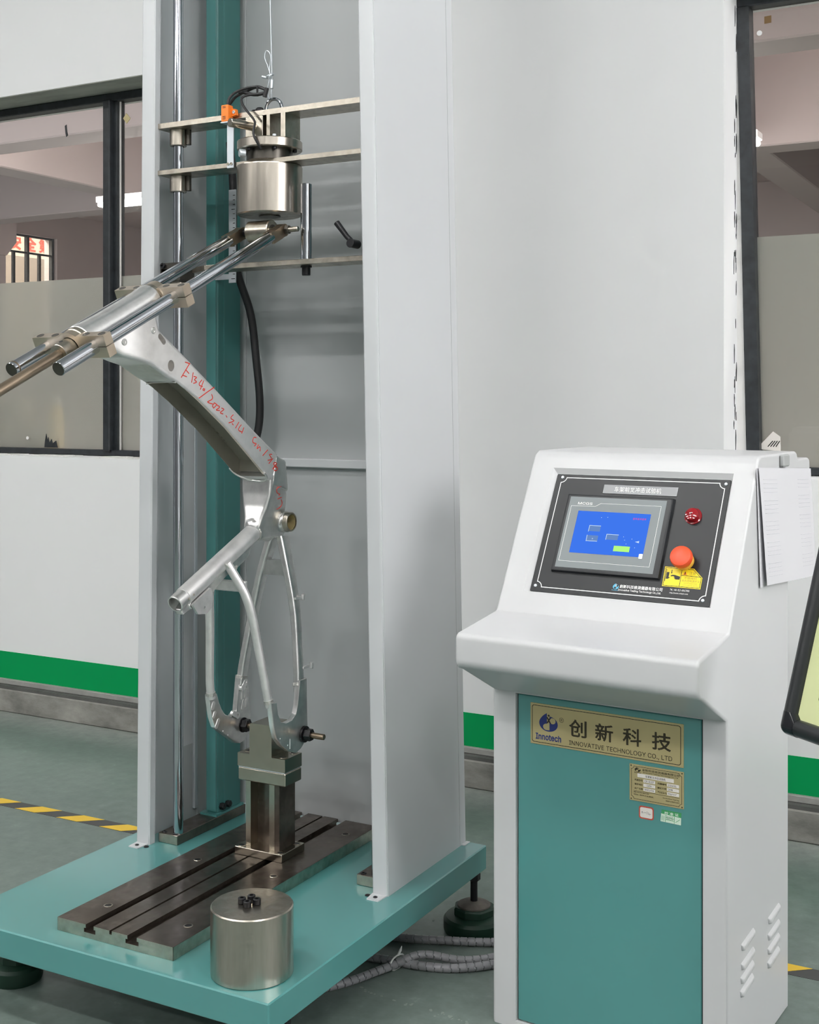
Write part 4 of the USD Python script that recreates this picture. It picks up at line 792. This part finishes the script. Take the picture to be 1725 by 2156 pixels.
ex, ey_, ez_ = np.array((1., 0, 0)), hn, hd
def clamp(s0, s1, label):
    q = obj('rod_clamp', place(ext(unionclamp(1), s1 - s0), H(s0), ex, ey_, ez_), 'clamp_steel', df, label=label)
    obj('lower_half', place(ext(unionclamp(-1), s1 - s0), H(s0), ex, ey_, ez_), 'clamp_steel', q)
    for x_ in (-.066, -.0335, .0335, .066):
        obj('screw', [ring(H((s0 + s1) / 2, .0185, x_), H((s0 + s1) / 2, .0196, x_), .0064, .0045, .0003, 20), cyl(H((s0 + s1) / 2, .018, x_), H((s0 + s1) / 2, .0193, x_), .0045)], 'dark_steel', q)
def unionclamp(h):
    g = sbox(-.0765, .0007, .0765, .019) if h > 0 else sbox(-.0765, -.019, .0765, -.0007)
    for x_ in (-.05, .05): g = g.difference(Point(x_, 0).buffer(.0117))
    c = Point(0, 0).buffer(.026).intersection(sbox(-.05, .0007 if h > 0 else -.05, .05, .05 if h > 0 else -.0007))
    return g.union(c).difference(Point(0, 0).buffer(.018))
clamp(.0865, .1050, 'split steel clamp at the lower end of the head tube'); clamp(.3045, .3255, 'split steel clamp at the upper end of the head tube')
sr = obj('steerer_bar', cyl(H(-.24), H(.36), .0086, .001, 32), 'worn_steel', df, label='brown threaded bar through the head tube')
obj('lock_collar', lathe([(.0165, .058), (.0175, .059), (.0175, .0835), (.0165, .0865)], hA, hd, 40), 'nickel_steel', sr)
obj('set_screw', cyl(H(.071, .017), H(.071, .0178), .0032), 'black_oxide', sr)
# ------------------------------------------------------------------ control console
CA, CPH = np.array((-.9338, 2.0218, 0.0)), .0725
cw = np.array((math.cos(CPH), -math.sin(CPH), 0)); cd = np.array((math.sin(CPH), math.cos(CPH), 0)); cz = np.array((0, 0, 1.0))
CW, CD = .4217, .3372
C = lambda s_, t_, z_: CA + cw * s_ + cd * t_ + cz * z_
def cbox(s0, s1, t0, t1, z0, z1, c=0): return place(bx(s0, s1, t0, t1, z0, z1, c), CA, cw, cd, cz)
cc = thing('control_console', 'grey and teal standing control console with touch screen and emergency stop', 'control console', C(CW / 2, .17, 0))
def arcp(cx, cy, r, a0, a1, n=6): return [(cx + r * math.cos(math.radians(a)), cy + r * math.sin(math.radians(a))) for a in np.linspace(a0, a1, n)]
P0, P1, PL = np.array((.010, .7277)), np.array((.1626, 1.0004)), .31246
hood = [(.0, .0), (.0, .5883)] + [(-.112, .6440)] + arcp(-.1114, .664, .020, 235, 180, 4) + arcp(-.1194, .6965, .012, 180, 108, 5) + [(.004, .7255), (.010, .7277)]
ud = (P1 - P0) / np.linalg.norm(P1 - P0)
hood += [tuple(P1 - ud * .012), tuple(P1 + np.array((.001, -.002))), (.176, 1.0045), (.372, 1.0045)] + arcp(.384, .9915, .013, 85, 15, 4) + [(.402, .9905), (.466, .9900)] + arcp(.468, .9775, .0125, 80, 0, 5) + [(.4805, .800), (.3372, .770), (.3372, .0)]
hb = bevx(np.array(hood), -.0015, CW + .0015, .005, 3)       # local: x = s, y = t, z
cut = bx(.0440, .3830, -.02, .012, .012, .5865)
def pnl(P_, z0, z1):
    """prism on the slanted face: polygon in (s, up), from height z0 to z1 along the face normal"""
    n_ = np.array((0, -ud[1], ud[0]))
    return place(ext(P_, z1 - z0), np.array((0, P0[0], P0[1])) + n_ * z0, (1, 0, 0), (0, ud[0], ud[1]), n_)
n2 = np.array((0, -ud[1], ud[0])); o2 = np.array((0, P0[0], P0[1]))
rc = lambda s, u, h: o2 + np.array((s, 0, 0)) + np.array((0, ud[0], ud[1])) * u + n2 * h
rec = m3.Manifold.hull_points(np.array([rc(s, u, .002) for s in (.0425, .3858) for u in (.0382, .2848)] + [rc(s, u, -.007) for s in (.0535, .3808) for u in (.0415, .2722)]))
L3 = lambda m: place(tm(m) if hasattr(m, 'to_mesh') else m, CA, cw, cd, cz)
hd_ = obj('housing', L3(mf(hb) - rec - mf(cut)), 'console_grey', cc, label='grey sheet steel housing with a sloping control face')
obj('recess_rim', L3(m3.Manifold.hull_points(np.array([rc(s, u, h) for s in (.0438, .3845) for u in (.2725, .2838) for h in (-.0068, -.0062)]))), 'panel_grey', hd_)
obj('plinth', cbox(.01, CW - .01, .012, CD - .01, .0, .02), 'bezel_black', cc)
door = obj('door', cbox(.0462, .3800, .004, .0125, .014, .5855, .002), 'teal_paint', cc, label='teal front door panel')
obj('door_gap', cbox(.3800, .3832, .0045, .012, .012, .5865), 'bezel_black', cc)
# louvres pressed out of the side sheet
lv_ = []
for s0, z0 in ((.067, .2110), (.066, .1800), (.0635, .1585), (.0610, .1375), (.212, .2040), (.2105, .1760), (.2095, .1520), (.2080, .1290)):
    a, b = s0, s0 + .066
    q = [(CW - .001, a + .004, z0 - .014), (CW - .001, a, z0), (CW - .001, b, z0 + .0065), (CW - .001, b, z0 - .0075), (CW + .0065, a + .006, z0 - .0115), (CW + .0065, a + .003, z0 - .004), (CW + .0065, b - .004, z0 + .001), (CW + .0065, b - .004, z0 - .0055), (CW + .0025, a + .004, z0 - .001), (CW + .0025, b - .004, z0 + .004)]
    obj('louvre', L3(blob(m3.Manifold.hull_points(np.array(q)), .004, 10)), 'console_grey', cc, smooth=60)
# control panel
cp = obj('control_panel', L3(pnl(rrect(.0538, .3806, .0418, .2718, .002), -.0072, -.0052)), 'panel_black', cc, label='black control panel')
B_ = -.0052
fr_o, fr_i = [(.0735, .2640), (.3715, .2632), (.3645, .0525), (.0690, .0528)], None
def notch(x0, x1, y0, y1, r, w):
    def shape(d):
        g = sbox(x0 + d, y0 + d, x1 - d, y1 - d)
        for x in (x0, x1):
            for y in (y0, y1): g = g.difference(Point(x, y).buffer(r + d, quad_segs=6))
        return g
    return shape(0).difference(shape(w))
obj('line', L3(pnl(notch(.0635, .3725, .0500, .2660, .010, .0016), B_, B_ + .0002)), 'print_white', cp)
for s_, u_ in ((.0655, .2655), (.3728, .2640), (.3685, .0520), (.0625, .0525)):
    obj('screw', L3(lathe([(.0030, 0), (.0030, .0010), (.0018, .0018)], rc(s_, u_, B_), n2, 20)), 'zinc', cp)
tp_ = obj('title_strip', L3(pnl(sbox(.1512, .2366, .2902, .2537), B_, B_ + .0012)), 'print_grey', cc, label='grey strip with the machine title in Chinese characters')
obj('lettering', L3(pnl(fit(text_poly('车架前叉冲击试验机', .01, 'CJK'), .1725, .2605, .2402, .2505), B_ + .0012, B_ + .0014)), 'print_white', tp_)
# touch screen
hm = obj('touch_screen', L3(m3.Manifold.hull_points(np.array([rc(s, u, B_) for s in (.0870, .2890) for u in (.0808, .2308)] + [rc(s, u, B_ + .0065) for s in (.0885, .2875) for u in (.0822, .2295)] + [rc(s, u, B_ + .0080) for s in (.0925, .2835) for u in (.0862, .2255)]))), 'bezel_black', cc, label='touch screen in a dark bezel')
T0 = B_ + .0080
obj('face', L3(pnl(sbox(.0950, .0880, .2775, .2242), T0 - .001, T0 + .0003)), 'bezel_grey', hm)
obj('face_line', L3(pnl(stroke2d([[(.1000, .1000), (.1000, .2062), (.1465, .2068), (.1560, .2130), (.2690, .2130), (.2690, .1000), (.1000, .1000)]], .0006), T0 + .0003, T0 + .0005)), 'print_white', hm)
obj('lettering', L3(pnl(fit(text_poly('MCGS', .005, 'Inter', 1), .1120, .1400, .2092, .2140), T0 + .0003, T0 + .0005)), 'print_white', hm)
obj('display', L3(pnl(sbox(.1162, .1165, .2535, .1970), T0 + .0002, T0 + .0006)), 'screen_blue', hm, label='glowing blue display')
T1 = T0 + .0006
for (a, b, c_, d_) in ((.1445, .1655, .1590, .1693), (.1436, .1646, .1408, .1512), (.1803, .2018, .1450, .1545)): obj('field', L3(pnl(sbox(a, c_, b, d_), T1, T1 + .0001)), 'screen_grey', hm)
obj('field_line', L3(pnl(stroke2d([[(.1441, .1583), (.1441, .1697), (.1655, .1697)], [(.1435, .1400), (.1435, .1512)], [(.1437, .1404), (.1640, .1404)], [(.1800, .1448), (.1800, .1549), (.2022, .1549)]], .0010), T1 + .0001, T1 + .0002)), 'screen_white', hm)
obj('button', L3(pnl(sbox(.1978, .1242, .2274, .1344), T1, T1 + .0002)), 'screen_green', hm, label='light green button on the display')
obj('status_text', L3(pnl(union_all([sbox(.2225 + i * .0042, .1850 + (i % 2) * .0006, .2255 + i * .0042, .1886) for i in range(6)]), T1, T1 + .0001)), 'screen_pink', hm)
obj('speck', L3(pnl(union_all([Point(.1545, .1448).buffer(.0014), Polygon([(.2345, .1440), (.2420, .1460), (.2418, .1420)])] + [Point(x, y).buffer(.0006) for x, y in ((.163, .186), (.175, .187), (.212, .152), (.228, .1487), (.219, .139), (.236, .133), (.215, .146))]), T1, T1 + .0001)), 'screen_white', hm)
obj('tab', L3(pnl(rrect(.2465, .2535, .1135, .1225, .0012), T1, T1 + .0004)), 'print_white', hm)
# lamps and stop button
pl_ = obj('indicator_lamp', L3(lathe([(.0150, 0), (.0150, .002), (.0128, .0025), (.0126, .008), (.0108, .0115), (.006, .013), (.0015, .0133)], rc(.3262, .2010, B_), n2, 40)), 'red_lens', cc, label='red indicator lamp')
obj('lens_spot', L3(lathe([(.0014, 0), (.0010, .0006)], rc(.3262, .2010, B_ + .0131), n2, 12)), 'print_black', pl_)
eb = obj('emergency_stop', L3(lathe([(.0165, 0), (.0165, .004), (.0150, .0065)], rc(.3255, .1185, B_), n2, 48)), 'stop_yellow', cc, label='red mushroom emergency stop on a yellow ring')
obj('mushroom', L3(lathe([(.0125, .0055), (.0130, .010), (.0178, .0125), (.0190, .015), (.0190, .0205), (.0176, .0240), (.0120, .0262), (.004, .0268)], rc(.3255, .1185, B_), n2, 56)), 'stop_red', eb)
obj('arrow', L3(pnl(affinity.translate(Point(0, 0).buffer(.0120).difference(Point(0, 0).buffer(.0113)).intersection(sbox(-.02, .003, .008, .02)), .3255, .1185), B_ + .0258, B_ + .02615)), 'stop_yellow', eb)
# warning sticker
wk = obj('warning_sticker', L3(pnl(Polygon([(.2935, .1068), (.3445, .1063), (.3612, .0912), (.3610, .0710), (.2943, .0715)]), B_, B_ + .0003)), 'sticker_yellow', cc, label='yellow hand crush warning sticker')
K0 = B_ + .0003
kp = lambda g, m, h=.0001: obj('print', L3(pnl(g, K0, K0 + h)), m, wk)
kp(stroke2d([[(.2955, .1050), (.3437, .1045), (.3594, .0904), (.3592, .0726), (.2960, .0731), (.2955, .1050)], [(.3240, .1046), (.3243, .0730)], [(.3241, .0930), (.3590, .0922)]], .0008), 'print_black')
hand = Polygon([(.3056, .0905), (.3085, .0925), (.3130, .0928), (.3170, .0918), (.3228, .0905), (.3228, .0850), (.3180, .0848), (.3135, .0852), (.3150, .0862), (.3125, .0868), (.3142, .0876), (.3115, .0884), (.3136, .0896), (.3100, .0905), (.3078, .0898)])
kp(union_all([hand, sbox(.2985, .0850, .3030, .0970), LineString([(.2972, .0808), (.2974, .1015)]).buffer(.0005), LineString([(.2990, .0860), (.3040, .0872)]).buffer(.0008), LineString([(.3070, .1010), (.3070, .0965)]).buffer(.0006), Polygon([(.3056, .0970), (.3084, .0970), (.3070, .0945)])]), 'print_black')
kp(Polygon([(.3268, .0940), (.3340, .0940), (.3304, .1012)]), 'sticker_orange'); kp(LineString([(.3304, .0960), (.3304, .0988)]).buffer(.0007).union(Point(.3304, .0950).buffer(.0007)), 'print_black', .0002)
kp(fit(text_poly('注意', .006, 'CJK'), .3375, .3490, .0948, .1008), 'print_olive')
kp(fit(text_poly('不使用时', .004, 'CJK'), .3300, .3520, .0868, .0908), 'print_olive'); kp(fit(text_poly('请关闭电源开关', .004, 'CJK'), .3262, .3580, .0818, .0860), 'print_olive')
kp(fit(text_poly('Cut off power when', .003), .3310, .3540, .0782, .0806), 'print_olive'); kp(fit(text_poly('not in use for safety', .003), .3290, .3560, .0748, .0772), 'print_olive')
# maker line on the panel
def logo(pf, x0, x1, y0, y1, m1, m2):
    """drop shaped emblem with a small figure; pf(shape, material) lays it down"""
    el = affinity.scale(Point(.5, .44).buffer(1, quad_segs=16), .49, .44)
    peak = Polygon([(.42, 1.0), (.31, .93), (.20, .83), (.10, .70), (.04, .58), (.42, .50)])
    left = union_all([el, peak]).intersection(union_all([sbox(0, 0, .415, 1), sbox(0, 0, .60, .07)])).difference(Point(.385, .245).buffer(.175))
    right = affinity.scale(Point(.5, .42).buffer(1, quad_segs=16), .49, .42).intersection(sbox(.555, 0, 1, 1)).difference(Point(.715, .60).buffer(.165))
    pf(affinity.translate(affinity.scale(union_all([left, right]), x1 - x0, y1 - y0, origin=(0, 0)), x0, y0), m1)
    fig = union_all([Point(.51, .875).buffer(.055, quad_segs=4)] + [LineString(l).buffer(.035, quad_segs=2) for l in ([(.43, .76), (.60, .46)], [(.60, .76), (.44, .48)])])
    pf(affinity.translate(affinity.scale(fig, x1 - x0, y1 - y0, origin=(0, 0)), x0, y0), m2)
mk = obj('maker_line', L3(pnl(fit(text_poly('創新科技檢測儀器有限公司', .006, 'CJK', 1), .2200, .2965, .0615, .0680), B_, B_ + .0002)), 'print_white', cc, label='white printed maker name at the foot of the control panel')
obj('lettering', L3(pnl(fit(text_poly('Innovative Testing Technology Co.,Ltd.', .004, 'Inter', 1), .2180, .2950, .0555, .0600), B_, B_ + .0002)), 'print_white', mk)
logo(lambda g, m: obj('emblem', L3(pnl(g, B_, B_ + .0002)), m, mk), .2075, .2185, .0585, .0690, 'logo_cyan', 'print_white')
obj('lettering', L3(pnl(fit(text_poly('Innotech', .002, 'Inter', 1), .2065, .2180, .0560, .0578), B_, B_ + .0002)), 'logo_cyan', mk)
obj('lettering', L3(pnl(fit(text_poly('Tel :  +86-512-68417858', .003), .3095, .3430, .0650, .0682), B_, B_ + .0002)), 'print_white', mk)
obj('lettering', L3(pnl(fit(text_poly('http://www.cxtest.com', .003), .3095, .3415, .0590, .0622), B_, B_ + .0002)), 'print_white', mk)
# name plates on the door
DF = .004
def dpl(g, h0, h1): return place(ext(g, h1 - h0), C(0, DF - h0, 0), cw, cz, -cd)
n1_ = obj('name_plate', L3(place(bx(.0717, .3497, 0, .0012, .5025, .5735, .0004), (0, DF - .0012, 0), (1, 0, 0), (0, 1, 0), (0, 0, 1))), 'brass', cc, label='large brass name plate with blue emblem and black characters')
q1 = lambda g, m, h=.0014: obj('lettering', dpl(g, .0012, h), m, n1_)
q1(rrect(.0748, .3452, .5060, .5702, .004).difference(rrect(.0758, .3442, .5070, .5692, .0034)), 'print_dark')
logo(q1, .0885, .1245, .5270, .5585, 'print_blue', 'print_dark')
q1(fit(text_poly('Innotech', .01, 'Inter', 2), .0820, .1305, .5115, .5222), 'print_blue')
q1(Point(.1312, .5500).buffer(.0042).difference(Point(.1312, .5500).buffer(.0037)).union(fit(text_poly('R', .004), .1297, .1328, .5478, .5522)), 'print_dark')
for ch, x in (('创', .1458), ('新', .1940), ('科', .2440), ('技', .2955)): q1(fit(text_poly(ch, .03, 'CJK', 1), x, x + .0325, .5255, .5545), 'print_dark')
q1(fit(text_poly('INNOVATIVE TECHNOLOGY CO., LTD', .008), .1455, .3300, .5088, .5180), 'print_dark')
n2_ = obj('data_plate', L3(place(bx(.2557, .3500, 0, .0010, .4355, .4960, .0003), (0, DF - .0010, 0), (1, 0, 0), (0, 1, 0), (0, 0, 1))), 'brass', cc, label='small brass data plate with white fields')
q2 = lambda g, m, h=.0012: obj('lettering', dpl(g, .0010, h), m, n2_)
q2(notch(.2590, .3467, .4385, .4930, .0045, .0006), 'print_dark')
for s_, z_ in ((.2588, .4932), (.3469, .4932), (.2588, .4383), (.3469, .4383)): q2(Point(s_, z_).buffer(.0011), 'print_dark')
logo(q2, .2650, .2755, .4840, .4915, 'print_dark', 'print_dark'); q2(fit(text_poly('Innotech', .002, 'Inter', 1), .2642, .2760, .4818, .4833), 'print_dark')
q2(fit(text_poly('創新科技檢測儀器有限公司', .004, 'CJK'), .2785, .3425, .4865, .4905), 'print_dark'); q2(fit(text_poly('Innovative Testing Technology Co., Ltd', .002), .2800, .3400, .4832, .4855), 'print_dark')
fields = [(.2700, .3330, .4755, .4818)] + [(x0, x1, z, z + .0052) for x0, x1 in ((.2805, .3010), (.3215, .3420)) for z in (.4682, .4612, .4542)]
for (a, b, c_, d_) in fields: q2(rrect(a, b, c_, d_, .0006), 'label_white', .0013)
q3 = lambda g, m: obj('lettering', dpl(g, .0013, .0014), m, n2_)
q3(fit(text_poly('车架前叉冲击试验机', .004, 'CJK'), .2840, .3190, .4766, .4806), 'print_black')
for i, tx in enumerate(('CX-8137', '220V', '2021/06')): q3(fit(text_poly(tx, .003), .2825 + (i == 1) * .004, .2985 - (i == 1) * .004, .4692 - i * .007, .4723 - i * .007), 'print_black')
for i, tx in enumerate(('2106001', '1KW', '5kg/cm²')): q3(fit(text_poly(tx, .003), .3232, .3375 - (i == 1) * .006, .4692 - i * .007, .4723 - i * .007), 'print_black')
for i, tx in enumerate(('机器型号', '额定电压', '出厂日期')): q2(fit(text_poly(tx, .003, 'CJK'), .2650, .2790, .4690 - i * .007, .4722 - i * .007), 'print_dark')
for i, tx in enumerate(('机器编号', '额定功率', '气压压力')): q2(fit(text_poly(tx, .003, 'CJK'), .3050, .3200, .4690 - i * .007, .4722 - i * .007), 'print_dark')
q2(sbox(.2630, .4522, .3430, .4526), 'print_dark')
for i, (tx, a, b, z) in enumerate((('电话 Tel: 0512-68417858', .2635, .2900, .4492), ('地址: 苏州工业园区', .2635, .2980, .4452), ('Innovative Testing', .3140, .3420, .4472), ('www.cxtest.com', .3190, .3420, .4435))): q2(fit(text_poly(tx, .003, 'CJK'), a, b, z, z + .0022), 'print_dark')
lr = obj('red_label', dpl(rrect(.2722, .2980, .4078, .4290, .004), 0, .0004), 'label_red', cc, label='small square label with a red border')
obj('centre', dpl(rrect(.2743, .2960, .4100, .4268, .003), .0004, .0006), 'label_white', lr); obj('handwriting', dpl(stroke2d([[(.2768, .4190), (.2790, .4200), (.2775, .4172), (.2800, .4175)], [(.2810, .4183), (.2850, .4186)], [(.2865, .4210), (.2868, .4165)], [(.2885, .4195), (.2905, .4180), (.2890, .4168), (.2910, .4160), (.2930, .4178)]], .0006), .0006, .0007), 'print_grey', lr)
lg = obj('calibration_label', dpl(Polygon([(.3098, .4095), (.3448, .4088), (.3456, .4288), (.3120, .4290)]), 0, .0004), 'label_green', cc, label='small green and white calibration label')
obj('field', dpl(Polygon([(.3098, .4095), (.3448, .4088), (.3452, .4205), (.3110, .4225)]), .0004, .0006), 'label_mint', lg)
obj('lettering', dpl(fit(text_poly('校 准 证', .005, 'CJK', 1), .3165, .3410, .4220, .4268), .0004, .0007), 'label_mint', lg)
obj('grid', dpl(stroke2d([[(.3185, .4100), (.3192, .4212)], [(.3335, .4095), (.3338, .4205)], [(.3190, .4172), (.3335, .4168)], [(.3190, .4138), (.3335, .4135)], [(.3360, .4120), (.3430, .4175)], [(.3125, .4115), (.3130, .4190)], [(.3155, .4115), (.3158, .4190)]], .0007), .0006, .0007), 'label_green', lg)
obj('lettering', dpl(fit(text_poly('2022.07', .003), .3205, .3315, .4144, .4164), .0006, .0007), 'print_black', lg); obj('lettering', dpl(fit(text_poly('CX-8137', .003), .3205, .3315, .4178, .4198), .0006, .0007), 'print_black', lg)
# ------------------------------------------------------------------ papers held on the console side by a magnet
def sheet(name, off, pts, wob, label, seed):
    """a hanging sheet; pts = four corners (t, z) top left, top right, bottom right, bottom left"""
    n = 22; r_ = np.random.RandomState(seed); V = []
    for i in range(n + 1):
        for j in range(n + 1):
            a, b = i / n, j / n
            q = (np.array(pts[0]) * (1 - b) + np.array(pts[1]) * b) * (1 - a) + (np.array(pts[3]) * (1 - b) + np.array(pts[2]) * b) * a
            o_ = off + wob * (.3 * a + .5 * a * a + .25 * a * math.sin(3.1 * b + seed) + .10 * math.sin(6 * b + 4 * a)) + .0012 * math.exp(-((a - .15) ** 2 + (b - .5) ** 2) * 30)
            V.append(C(CW + .0015 + o_, q[0], q[1]))
    F = []
    for i in range(n):
        for j in range(n):
            k = i * (n + 1) + j; F += [(k, k + n + 1, k + 1), (k + 1, k + n + 1, k + n + 2)]
    V = np.array(V); m = len(V); V = np.vstack([V, V - cw * .0004]); F = F + [(c + m, b + m, a + m) for a, b, c in F]
    return trimesh.Trimesh(V, F, process=False)
SH = [((.1480, .9850), (.4700, .9690), (.4920, .7640), (.1740, .7840)), ((.1440, .9840), (.4680, .9690), (.4880, .7700), (.1600, .7810))]
ps = thing('paper_sheet', 'top white form sheet hanging from the magnet on the console side', 'paper', C(CW, .32, .87), 'paper forms on the console side')
obj('page', sheet('page', .0042, SH[0], .007, '', 1), 'paper', ps, smooth=True)
ln = []
for i in range(24):
    for a, b in ((.06, .30), (.72, .94)):
        if (i + (a > .5)) % 5 == 4: continue
        v = .10 + i * .036
        f = lambda u_, v_: (np.array(SH[0][0]) * (1 - u_) + np.array(SH[0][1]) * u_) * (1 - v_) + (np.array(SH[0][3]) * (1 - u_) + np.array(SH[0][2]) * u_) * v_
        pts = []
        for u_ in np.linspace(a, b, 5):
            o_ = .0042 + .007 * (.3 * v + .5 * v * v + .25 * v * math.sin(3.1 * u_ + 1) + .10 * math.sin(6 * u_ + 4 * v)) + .0012 * math.exp(-((v - .15) ** 2 + (u_ - .5) ** 2) * 30)
            q = f(u_, v); pts.append(C(CW + .0017 + o_, q[0], q[1]))
        ln.append(tube(pts, .0003, 4))
obj('printed_lines', ln, 'paper_line', ps)
p2 = thing('paper_sheet', 'rear white sheet showing its edge behind the top form on the console side', 'paper', C(CW, .32, .87), 'paper forms on the console side')
obj('page', sheet('page', .0015, SH[1], .003, '', 4), 'paper', p2, smooth=True)
mg = thing('magnet', 'small grey block magnet holding the papers on the console side', 'magnet', C(CW + .004, .297, .989))
obj('block', L3(bx(CW + .0016, CW + .0105, .2790, .3150, .9800, 1.0020, .0025)), 'magnet_grey', mg)
# ------------------------------------------------------------------ framed sign at the right edge
sg_ = thing('sign_stand', 'black framed floor sign with a yellow green sheet at the right edge', 'sign', (-.10, 1.6, 0))
a_ = math.radians(YAW); toW = lambda X_, Z_, z_: np.array((X_ * math.cos(a_) - Z_ * math.sin(a_), X_ * math.sin(a_) + Z_ * math.cos(a_), z_))
SZ = 1.80; P_bl = toW((1664 - 862.5) / FPX * SZ, SZ, CAMZ - (1528 - HOR) / FPX * SZ)
b_ = math.radians(66) ; rd = toW(math.cos(b_), -math.sin(b_), 0); al = math.radians(15.5)
nf = toW(-math.sin(b_), -math.cos(b_), 0)
upv = -nf * math.sin(al) + cz * math.cos(al); nn = nf * math.cos(al) + cz * math.sin(al)
R_, Wd, Hg = .0125, .30, .42
G = lambda x, y, h=0: P_bl + rd * x + upv * y + nn * h
for p0, p1, lab in ((G(0, R_ * 1.2), G(0, Hg - R_ * 1.2), 'left'), (G(Wd, R_ * 1.2), G(Wd, Hg - R_ * 1.2), 'right'), (G(R_ * 1.2, 0), G(Wd - R_ * 1.2, 0), 'bottom'), (G(R_ * 1.2, Hg), G(Wd - R_ * 1.2, Hg), 'top')):
    obj('frame_tube', cyl(p0, p1, R_, .0004, 40), 'sign_black', sg_)
for x, y in ((0, 0), (Wd, 0), (0, Hg), (Wd, Hg)):
    sx, sy = (1 if x == 0 else -1), (1 if y == 0 else -1)
    obj('corner', m3.Manifold.hull_points(np.vstack([sph(G(x, y), R_ * 1.04, 3), cyl(G(x + sx * R_ * .4, y), G(x + sx * R_ * 1.5, y), R_ * 1.04, 0, 40).vertices, cyl(G(x, y + sy * R_ * .4), G(x, y + sy * R_ * 1.5), R_ * 1.04, 0, 40).vertices])), 'sign_gloss', sg_, smooth=40)
pn = obj('sign_sheet', place(bx(0, Wd, 0, Hg, -.003, .001), P_bl, rd, upv, nn), 'sign_yellow', sg_, label='yellow green printed sheet')
obj('border_line', place(ext(rrect(.045, Wd - .03, .045, Hg - .045, .004).difference(rrect(.0462, Wd - .0312, .0462, Hg - .0462, .004)), .0002), P_bl + nn * .001, rd, upv, nn), 'print_dark', pn)
obj('pole', cyl(G(Wd / 2, 0, -.004) * (1, 1, 0), G(Wd / 2, .03, -.010), .016, 0), 'sign_black', sg_)
b0 = G(Wd / 2, 0, -.004) * (1, 1, 0)
obj('base_disc', lathe([(.15, 0), (.15, .008), (.12, .018), (.02, .026)], b0, (0, 0, 1), 56), 'sign_black', sg_)
